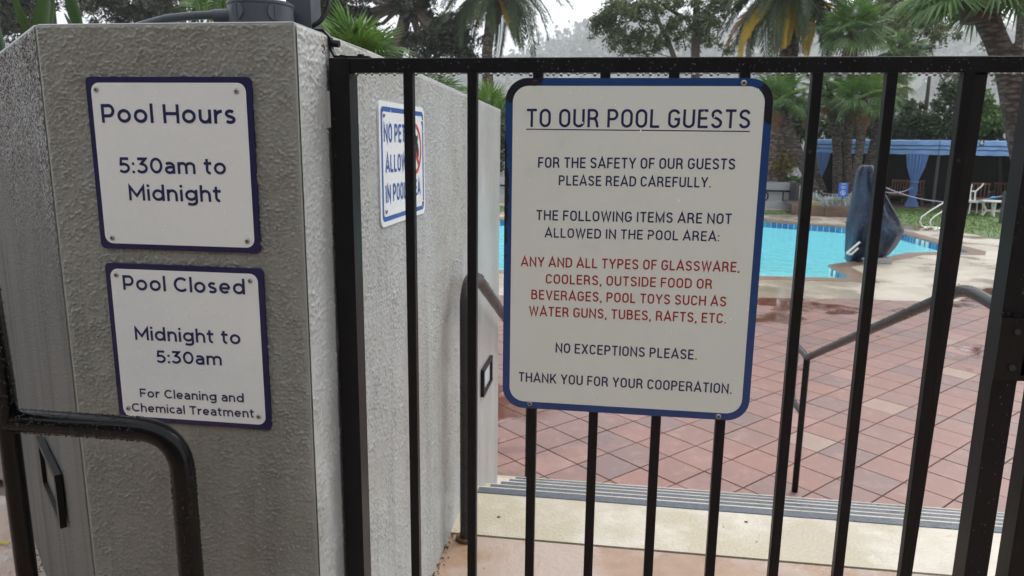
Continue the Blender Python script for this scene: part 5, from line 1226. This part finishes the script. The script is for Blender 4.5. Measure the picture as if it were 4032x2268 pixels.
# blue notice
bn = thing('blue_notice', 'small bright blue notice with white wheelchair symbol in front of the palm trunks', 'sign', atY(3322, 800, 24.3))
FN = Frame((0, 24.3, 0), (1, 0, 0), (0, 0, 1), (0, -1, 0)); c_ = [FN.px(*q) for q in ((3303, 720), (3342, 720), (3334, 776), (3299, 776))]
a0 = (c_[0][0]+c_[3][0])/2; a1 = (c_[1][0]+c_[2][0])/2; b1 = c_[0][1]; b0 = c_[2][1]
MB().prism(rrect(a0, b0, a1, b1, .01), 0, .012, FN).build('plate', M['sign_blue2'], bn)
MB().box(((a0+a1)/2-.015, 24.302, D+.2), ((a0+a1)/2+.015, 24.33, b0+.1)).build('stake', M['timber'], bn)
mb = MB(); W_, Hh = a1-a0, b1-b0; ac = (a0+a1)/2; cy_ = b0+Hh*.30; rr = W_*.27
ringpoly(mb, [(ac+rr*math.cos(t_), cy_+rr*math.sin(t_)) for t_ in np.linspace(0, 2*math.pi, 25)[:-1]], [(ac+rr*.84*math.cos(t_), cy_+rr*.84*math.sin(t_)) for t_ in np.linspace(0, 2*math.pi, 25)[:-1]], .014, FN)
mb.prism([(ac-.02, cy_+.045), (ac+.01, cy_+.045), (ac+.01, cy_+.075), (ac-.02, cy_+.075)], .013, .015, FN); mb.prism([(ac-.02, cy_-.03), (ac+.0, cy_-.03), (ac+.0, cy_+.04), (ac-.02, cy_+.04)], .013, .0152, FN)
mb.prism([(ac-.02, cy_-.045), (ac+.05, cy_-.045), (ac+.05, cy_-.028), (ac-.02, cy_-.031)], .013, .0156, FN); mb.prism([(ac-.02, cy_+.005), (ac+.04, cy_+.005), (ac+.04, cy_+.02), (ac-.02, cy_+.02)], .013, .0154, FN)
for k, (w1_, y_) in enumerate(((.22, .93), (.30, .74), (.22, .64))):
    for j in range(5): u_ = ac+W_*w1_*(j-2)/2.4; mb.prism([(u_-W_*.035, b0+Hh*(y_-.025)), (u_+W_*.035, b0+Hh*(y_-.025)), (u_+W_*.035, b0+Hh*(y_+.022)), (u_-W_*.035, b0+Hh*(y_+.022))], .013, .0145, FN)
mb.build('white_print', M['white_paint'], bn)

# ------------------------------------------------------------------ cabana
cab = thing('poolside_cabana', 'long dark poolside cabana with blue canvas valance and the number 6', 'cabana', (10.5, 29, D))
CA = Vector((7.0, 29.35, 0)); CB = Vector((15.2, 25.25, 0)); cdv = (CB-CA).normalized(); cn = Vector((-cdv.y, cdv.x, 0)); cout = -cn if cn.y > 0 else cn
FCb = Frame(CA, cdv, (0, 0, 1), cout)
def cpx(x, y): return FCb.px(x, y)
aL = cpx(3212, 600)[0]; aR = cpx(3994, 600)[0]
zT = (cpx(3300, 557)[1]+cpx(3950, 551)[1])/2; zM1 = cpx(3500, 573)[1]; zM2 = cpx(3500, 588)[1]; zB = cpx(3600, 608)[1]
seams = [aL, cpx(3350, 600)[0], cpx(3697, 600)[0], aR]
mbs = []
for s0, s1 in zip(seams, seams[1:]):
    mb = MB(); n_ = 26; rows = []
    for zz, cc in ((zT+.02, -.12), (zT, .0), (zM1+.03, .05), (zM1, -.03), (zM1-.012, .03), (zM2+.025, .06), (zM2, -.03), (zM2-.012, .05), (zB, .07)):
        rows.append([FCb(s0+.01+(s1-s0-.02)*i/n_, zz+.008*math.sin(i*1.3+zz*9), cc+.012*math.sin(i*.9+zz*20)) for i in range(n_+1)])
    mb.loft(rows, closed=False, caps=False); mb.build('valance', M['blue_canvas'], cab, smooth=True)
DEP = -3.2
MB().prism([(aL, zT-.01), (aR, zT-.01), (aR, zT+.03), (aL, zT+.03)], DEP, -.125, FCb).build('roof', M['blue_canvas'], cab)
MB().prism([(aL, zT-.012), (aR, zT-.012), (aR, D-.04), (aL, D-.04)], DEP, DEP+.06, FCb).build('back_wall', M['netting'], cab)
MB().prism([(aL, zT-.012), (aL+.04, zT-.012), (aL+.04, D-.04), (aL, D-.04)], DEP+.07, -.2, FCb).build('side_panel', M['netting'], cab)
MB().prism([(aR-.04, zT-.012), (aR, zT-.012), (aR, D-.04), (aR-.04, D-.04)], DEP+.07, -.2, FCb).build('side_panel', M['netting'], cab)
MB().prism([(aL, D-.035), (aR, D-.035), (aR, D+.03), (aL, D+.03)], DEP, .25, FCb).build('floor_slab', M['concrete'], cab)
for s0 in seams: MB().prism([(s0-.045, D+.031), (s0+.045, D+.031), (s0+.045, zT-.015), (s0-.045, zT-.015)], -.20, -.12, FCb).build('post', M['post_grey'], cab)
u_, v_ = cpx(3867, 560); u2, v2 = cpx(3867, 560)
h6 = abs(cpx(3867, 552)[1]-cpx(3867, 572)[1])
MB().prism(rrect(u_-.06, v_-.10, u_+.06, v_+.10, .012), .05, .062, FCb).build('number_plate', M['ink'], cab)
mb = MB(); put_font(mb, FCb, '6', u_-.04, u_+.04, v_-.07, .14, c=.0635, off=.03); mb.build('number', M['white_paint'], cab)
def curtain(label, pxc, Lbase):
    c_ = thing('tied_curtain', label, 'curtain', FCb(cpx(pxc, 800)[0], D, 0), 'blue curtains of the cabana'); a_ = cpx(pxc, 700)[0]
    top_, bot_ = zB+.02, D+.06; rows = []; n_ = 36
    prof = [(0, .34), (.25, .27), (.42, .17), (.53, .09), (.58, .10), (.66, .13), (.75, .12), (.80, .085), (.86, .13), (1, .22)]
    for f, w in prof:
        z = top_+(bot_-top_)*f
        rows.append([FCb(a_+w*math.cos(2*math.pi*i/n_)*(1+.05*(i % 2)), z, .02+(.10*w/.3+.02)*math.sin(2*math.pi*i/n_)*(1 if i % 2 else .45)) for i in range(n_)])
    MB().loft(rows).build('cloth', M['curtain'], c_, smooth=False)
    mb = MB(); zt_ = top_+(bot_-top_)*.535; mb.tube([FCb(a_+.12*math.cos(t_), zt_, .02+.08*math.sin(t_)) for t_ in np.linspace(0, 2*math.pi, 15)[:-1]], .03, 6, closed=True); mb.build('tie_band', M['curtain'], c_, smooth=True)
curtain('blue tied-back curtain hanging in the middle of the cabana front', 3602, 0); curtain('blue tied curtain at the left end of the cabana, half hidden by a palm trunk', 3222, 0)

# teak chairs in the cabana
def teak(label, pxc, c, wd=.62, base=None):
    a_ = cpx(pxc, 780)[0]; t_ = thing('teak_armchair', label, 'chair', FCb(a_, D+.03, c), 'reddish wooden chairs inside the cabana'); z = D+.031
    mb = MB(); mb.prism([(a_-wd/2, z+.36), (a_+wd/2, z+.36), (a_+wd/2, z+.42), (a_-wd/2, z+.42)], c-.55, c+.05, FCb); mb.build('seat', M['wood'], t_)
    for k in range(7): u_ = a_-wd/2+.04+(wd-.08)*k/6; MB().prism([(u_-.016, z+.45), (u_+.016, z+.45), (u_+.016, z+.84), (u_-.016, z+.84)], c-.56, c-.535, FCb).build('back_slat', M['wood'], t_)
    MB().prism([(a_-wd/2, z+.84), (a_+wd/2, z+.84), (a_+wd/2, z+.90), (a_-wd/2, z+.90)], c-.57, c-.53, FCb).build('top_rail', M['wood'], t_)
    for sx in (-1, 1):
        for cc in (c-.58, c+.0): MB().prism([(a_+sx*wd/2-.025, z), (a_+sx*wd/2+.025, z), (a_+sx*wd/2+.025, z+.60), (a_+sx*wd/2-.025, z+.60)], cc, cc+.05, FCb).build('leg', M['wood_dark'], t_)
        MB().prism([(a_+sx*wd/2-.035, z+.601), (a_+sx*wd/2+.035, z+.601), (a_+sx*wd/2+.035, z+.63), (a_+sx*wd/2-.035, z+.63)], c-.58, c+.06, FCb).build('armrest', M['wood'], t_)
teak('reddish wooden armchair left of the blue curtain, beside the pool lift cover', 3525, -.5); teak('reddish wooden armchair directly behind the middle blue curtain', 3578, -.9)
teak('reddish wooden bench seat in the right bay of the cabana', 3838, -.4, .75); teak('dim wooden chair at the right end of the cabana', 3945, -1.2)

# white table, white chair
wt = thing('white_patio_table', 'white metal patio table with curved legs in front of the cabana', 'table', atY(3910, 845, 25.2))
P0 = atY(3908, 842, 25.2); tx, ty = P0.x, 25.2; tz = atY(3908, 790, 25.2).z
mb = MB(); mb.loft([[(tx+.42*math.cos(2*math.pi*k/28), ty+.35*math.sin(2*math.pi*k/28), z) for k in range(28)] for z in (tz-.03, tz)]); mb.build('table_top', M['white_paint'], wt)
gz = D+.01; hz_ = tz-.03
for k in range(6):
    a = 2*math.pi*k/6+.3; c_, s0 = math.cos(a), math.sin(a)
    MB().tube([(tx+.36*c_, ty+.30*s0, hz_), (tx+.33*c_, ty+.28*s0, gz+(hz_-gz)*.75), (tx+.22*c_, ty+.2*s0, gz+(hz_-gz)*.38), (tx+.36*c_, ty+.30*s0, gz)], .018, 7).build('leg', M['white_paint'], wt, smooth=True)
MB().tube([(tx+.22*math.cos(t_), ty+.2*math.sin(t_), gz+(hz_-gz)*.38) for t_ in np.linspace(0, 2*math.pi, 17)[:-1]], .016, 6, closed=True).build('ring', M['white_paint'], wt, smooth=True)
MB().tube([(tx, ty, gz), (tx, ty, hz_)], .03, 8).build('stem', M['white_paint'], wt, smooth=True)
wc = thing('white_patio_chair', 'white tubular patio chair with raised back between the right hand gate bars', 'chair', atY(3840, 840, 25.6))
q = lambda x, y: atY(x, y, 25.6)
MB().tube([q(3827, 725), q(3822, 750), q(3820, 788)], .022, 7).build('back_tube', M['white_paint'], wc, smooth=True)
MB().tube([q(3872, 722), q(3868, 730), q(3840, 755), q(3838, 788)], .022, 7).build('back_tube', M['white_paint'], wc, smooth=True)
MB().tube([q(3821, 752), q(3840, 753)], .018, 7).build('cross_bar', M['white_paint'], wc, smooth=True)
ce = q(3836, 792); mb = MB(); mb.loft([[(ce.x+.33*math.cos(2*math.pi*k/24), ce.y+.30*math.sin(2*math.pi*k/24), z) for k in range(24)] for z in (ce.z-.03, ce.z+.02)]); mb.build('seat', M['white_paint'], wc)
for k in range(4): a = math.pi/4+math.pi/2*k; MB().tube([(ce.x+.25*math.cos(a), ce.y+.25*math.sin(a), ce.z-.03), (ce.x+.29*math.cos(a), ce.y+.29*math.sin(a), D+.03)], .018, 6).build('leg', M['white_paint'], wc, smooth=True)

# bollards and rope
def bollard(label, px_, ybot, ytop):
    b_ = atZ(px_, ybot, D); zt_ = atY(px_+6, ytop, b_.y).z; o = thing('bollard', label, 'bollard', b_, 'charcoal rope bollards'); MB().tube([(b_.x, b_.y, D), (b_.x, b_.y, zt_)], .055, 12).build('post', M['post_grey'], o)
    MB().tube([(b_.x, b_.y, zt_), (b_.x, b_.y, zt_+.03)], .062, 12).build('cap', M['post_grey'], o); return Vector((b_.x, b_.y, zt_-.06))
B1 = bollard('charcoal bollard on the lawn holding the rope at the right', 3940, 880, 760); B2 = bollard('charcoal bollard at the left end of the flower bed', 3134, 822, 728)
B3 = Vector(FCb(cpx(3598, 740)[0], 0, .25)); B3.z = atY(3598, 738, B3.y).z; Bm = atY(3480, 735, 24.0)
def rope(label, a, b, sag, fl=None):
    pts = [a.lerp(b, i/16)-Vector((0, 0, sag*4*(i/16)*(1-i/16))) for i in range(17)]; r_ = thing('barrier_rope', label, 'rope', a, 'pale barrier ropes'); MB().tube(pts, .013, 6).build('rope', M['rope'], r_, smooth=True)
    if fl: i = fl; MB().tube([pts[i-1].lerp(pts[i], .2), pts[i-1].lerp(pts[i], .5), pts[i]], [.02, .05, .02], 8).build('float', M['float'], r_, smooth=True)
rope('pale rope sagging from the pool lift to the right bollard', Bm, B1, .32, 15); rope('short pale rope rising to a blue hook at the middle curtain', Bm-Vector((0, 0, .15)), B3, .10, 15); rope('pale rope sagging in front of the palm trunks from the left bollard', B2, Bm, .25)

# ------------------------------------------------------------------ pool rails
for k, (dx, lab) in enumerate(((0, 'bent stainless pool rail, the left of the pair beside the lawn'), (1, 'bent stainless pool rail, the right of the pair beside the lawn'))):
    kz = lambda x, y: (3200+x*.3451, 600+y*.3451)
    sh = (0, 0) if k == 0 else (112, 18); sc = 1 if k == 0 else .82
    base = atZ(*kz(1265+sh[0], 852+sh[1]), D+.01); Yr = base.y
    P_ = [(1660, 480), (1500, 572), (1340, 668), (1240, 742), (1226, 790), (1240, 835), (1275, 856), (1500, 868)]
    if k: P_ = [(1660, 560), (1480, 676), (1400, 725), (1352, 768), (1340, 810), (1352, 848), (1385, 872), (1560, 876)]
    pts = [atY(*kz(*p), Yr) for p in P_]; hp = thing('pool_rail', lab, 'handrail', base, 'stainless rails at the pool edge')
    MB().tube(pts, .024, 12).build('pipe', M['chrome'], hp, smooth=True)
    MB().tube([pts[-1], (pts[-1].x+.02, pts[-1].y, D-.01)], .024, 10).build('foot', M['chrome'], hp, smooth=True); MB().tube([pts[0], (pts[0].x+.05, pts[0].y, pts[0].z-.1), (pts[0].x+.05, pts[0].y, D)], .024, 10).build('upright', M['chrome'], hp, smooth=True)

# ------------------------------------------------------------------ covered pool lift
kz = lambda x, y: (3200+x*.3451, 600+y*.3451)
YLf = 14.75
lf = thing('covered_pool_lift', 'tall pool lift under a wet navy blue cover at the corner of the pool deck', 'pool lift', atZ(3400, 1026, D))
prof = [(146, 556, 676, .08), (158, 534, 690, .12), (215, 503, 706, .16), (330, 482, 745, .20), (490, 458, 815, .26), (680, 428, 915, .34), (820, 405, 992, .40), (878, 398, 1026, .42), (960, 388, 1000, .42), (1060, 380, 935, .40), (1140, 374, 860, .36), (1195, 371, 760, .30), (1235, 371, 560, .24)]
rows = []; nn_ = 60
for y_, xl, xr_, dp in prof:
    pl_, pr_ = atY(*kz(xl, y_), YLf), atY(*kz(xr_, y_), YLf); cxx, w_, z_ = (pl_.x+pr_.x)/2, (pr_.x-pl_.x)/2, (pl_.z+pr_.z)/2; row = []
    for i in range(nn_):
        a = 2*math.pi*i/nn_; f = (y_-148)/1090; fold = 1+(.09+.16*f)*math.sin(a*5+y_*.002+1)*(.3+f)*.8+.03*math.sin(a*11+y_*.004)
        ex = abs(math.cos(a))**.75*(1 if math.cos(a) > 0 else -1); ey = abs(math.sin(a))**.75*(1 if math.sin(a) > 0 else -1)
        row.append((cxx+w_*ex*(1+.045*f*math.sin(a*7+f*9)), YLf+dp*ey*fold+.06*math.sin(ex*9+f*7+math.sin(f*11))*(.4+f), z_+.025*math.sin(a*3+f*6)*f))
    rows.append(row)
MB().loft(rows).build('cover', M['cover'], lf, smooth=True)
mb = MB(); q = lambda x, y, o=0: atY(*kz(x, y), YLf-.45+o)
for p_, r_ in (([q(388, 1152), q(540, 1022)], .020), ([q(388, 1152), q(440, 1165)], .02), ([q(440, 1165), q(520, 1092)], .020)): mb.tube(p_, r_, 8)
mb.build('footrest', M['white_paint'], lf, smooth=True)
ba, bb = atZ(*kz(590, 1245), D), atZ(*kz(838, 1250), D)
MB().bevbox((ba.x-.1, YLf-.38, D+.008), (bb.x+.02, YLf+.1, D+.10), .01).build('base', M['grey_wall'], lf)
for x in (ba.x, bb.x-.1): MB().tube([(x, YLf-.3, D+.10), (x, YLf-.3, D+.135)], .02, 8).build('bolt', M['screw'], lf)

# debris on the terrace and planter
mb = MB()
for _ in range(12):
    x, y = random.uniform(-.4, 1.4), random.uniform(2.0, 2.6); s = random.uniform(.002, .006); mb.ball((x, y, L0+.006), s, 5, 3, (1.5, 1, .3))
dbr = mb.build('leaf_litter', M['rust'], kind='stuff'); dbr['label'] = 'tiny brown leaf scraps on the wet landing'; dbr['category'] = 'litter'
mb = MB()
for _ in range(260):
    y = random.uniform(1.5, 2.62); s = random.uniform(.001, .0028); mb.ball((XW+.004+abs(random.gauss(0, .010)), y, L0+.001+.5*s), s, 5, 3, (1.2, 1.3, .6))
for _ in range(220):
    q = A_+cd*random.uniform(.1, 1.6)-inw*abs(random.gauss(.004, .014)); s = random.uniform(.001, .003); mb.ball((q.x, q.y, L0+.001), s, 5, 3, (1.2, 1.3, .6))
gr = mb.build('wall_foot_grit', M['soil'], kind='stuff'); gr['label'] = 'dark grit and moss gathered along the foot of the wall'; gr['category'] = 'dirt'
yl = atZ(18, 2145, L0); mb = MB(); mb.add([(yl.x-.03, yl.y, L0+.004), (yl.x+.012, yl.y-.004, L0+.006), (yl.x+.018, yl.y+.006, L0+.012), (yl.x-.02, yl.y+.012, L0+.006)], [(0, 1, 2, 3)])
tag(mb.build('fallen_leaf', M['yellow_fl']), 'small yellow leaf on the ground at the left edge', 'leaf')

# ------------------------------------------------------------------ damp air
hz = MB().box((-1960, -360, -75), (1960, 2020, 250)).build('haze', M['screw'], kind='stuff')
hz.data.materials.clear(); hm_ = bpy.data.materials.new('damp_air'); hm_.use_nodes = True; nt_ = hm_.node_tree; nt_.nodes.clear()
ho = nt_.nodes.new('ShaderNodeOutputMaterial'); pv = nt_.nodes.new('ShaderNodeVolumePrincipled'); pv.inputs['Color'].default_value = (0.985, 0.99, 1.0, 1); pv.inputs['Density'].default_value = 0.00055
nt_.links.new(pv.outputs[0], ho.inputs['Volume']); hz.data.materials.append(hm_); hz['label'] = 'pale damp mist hanging over the valley'
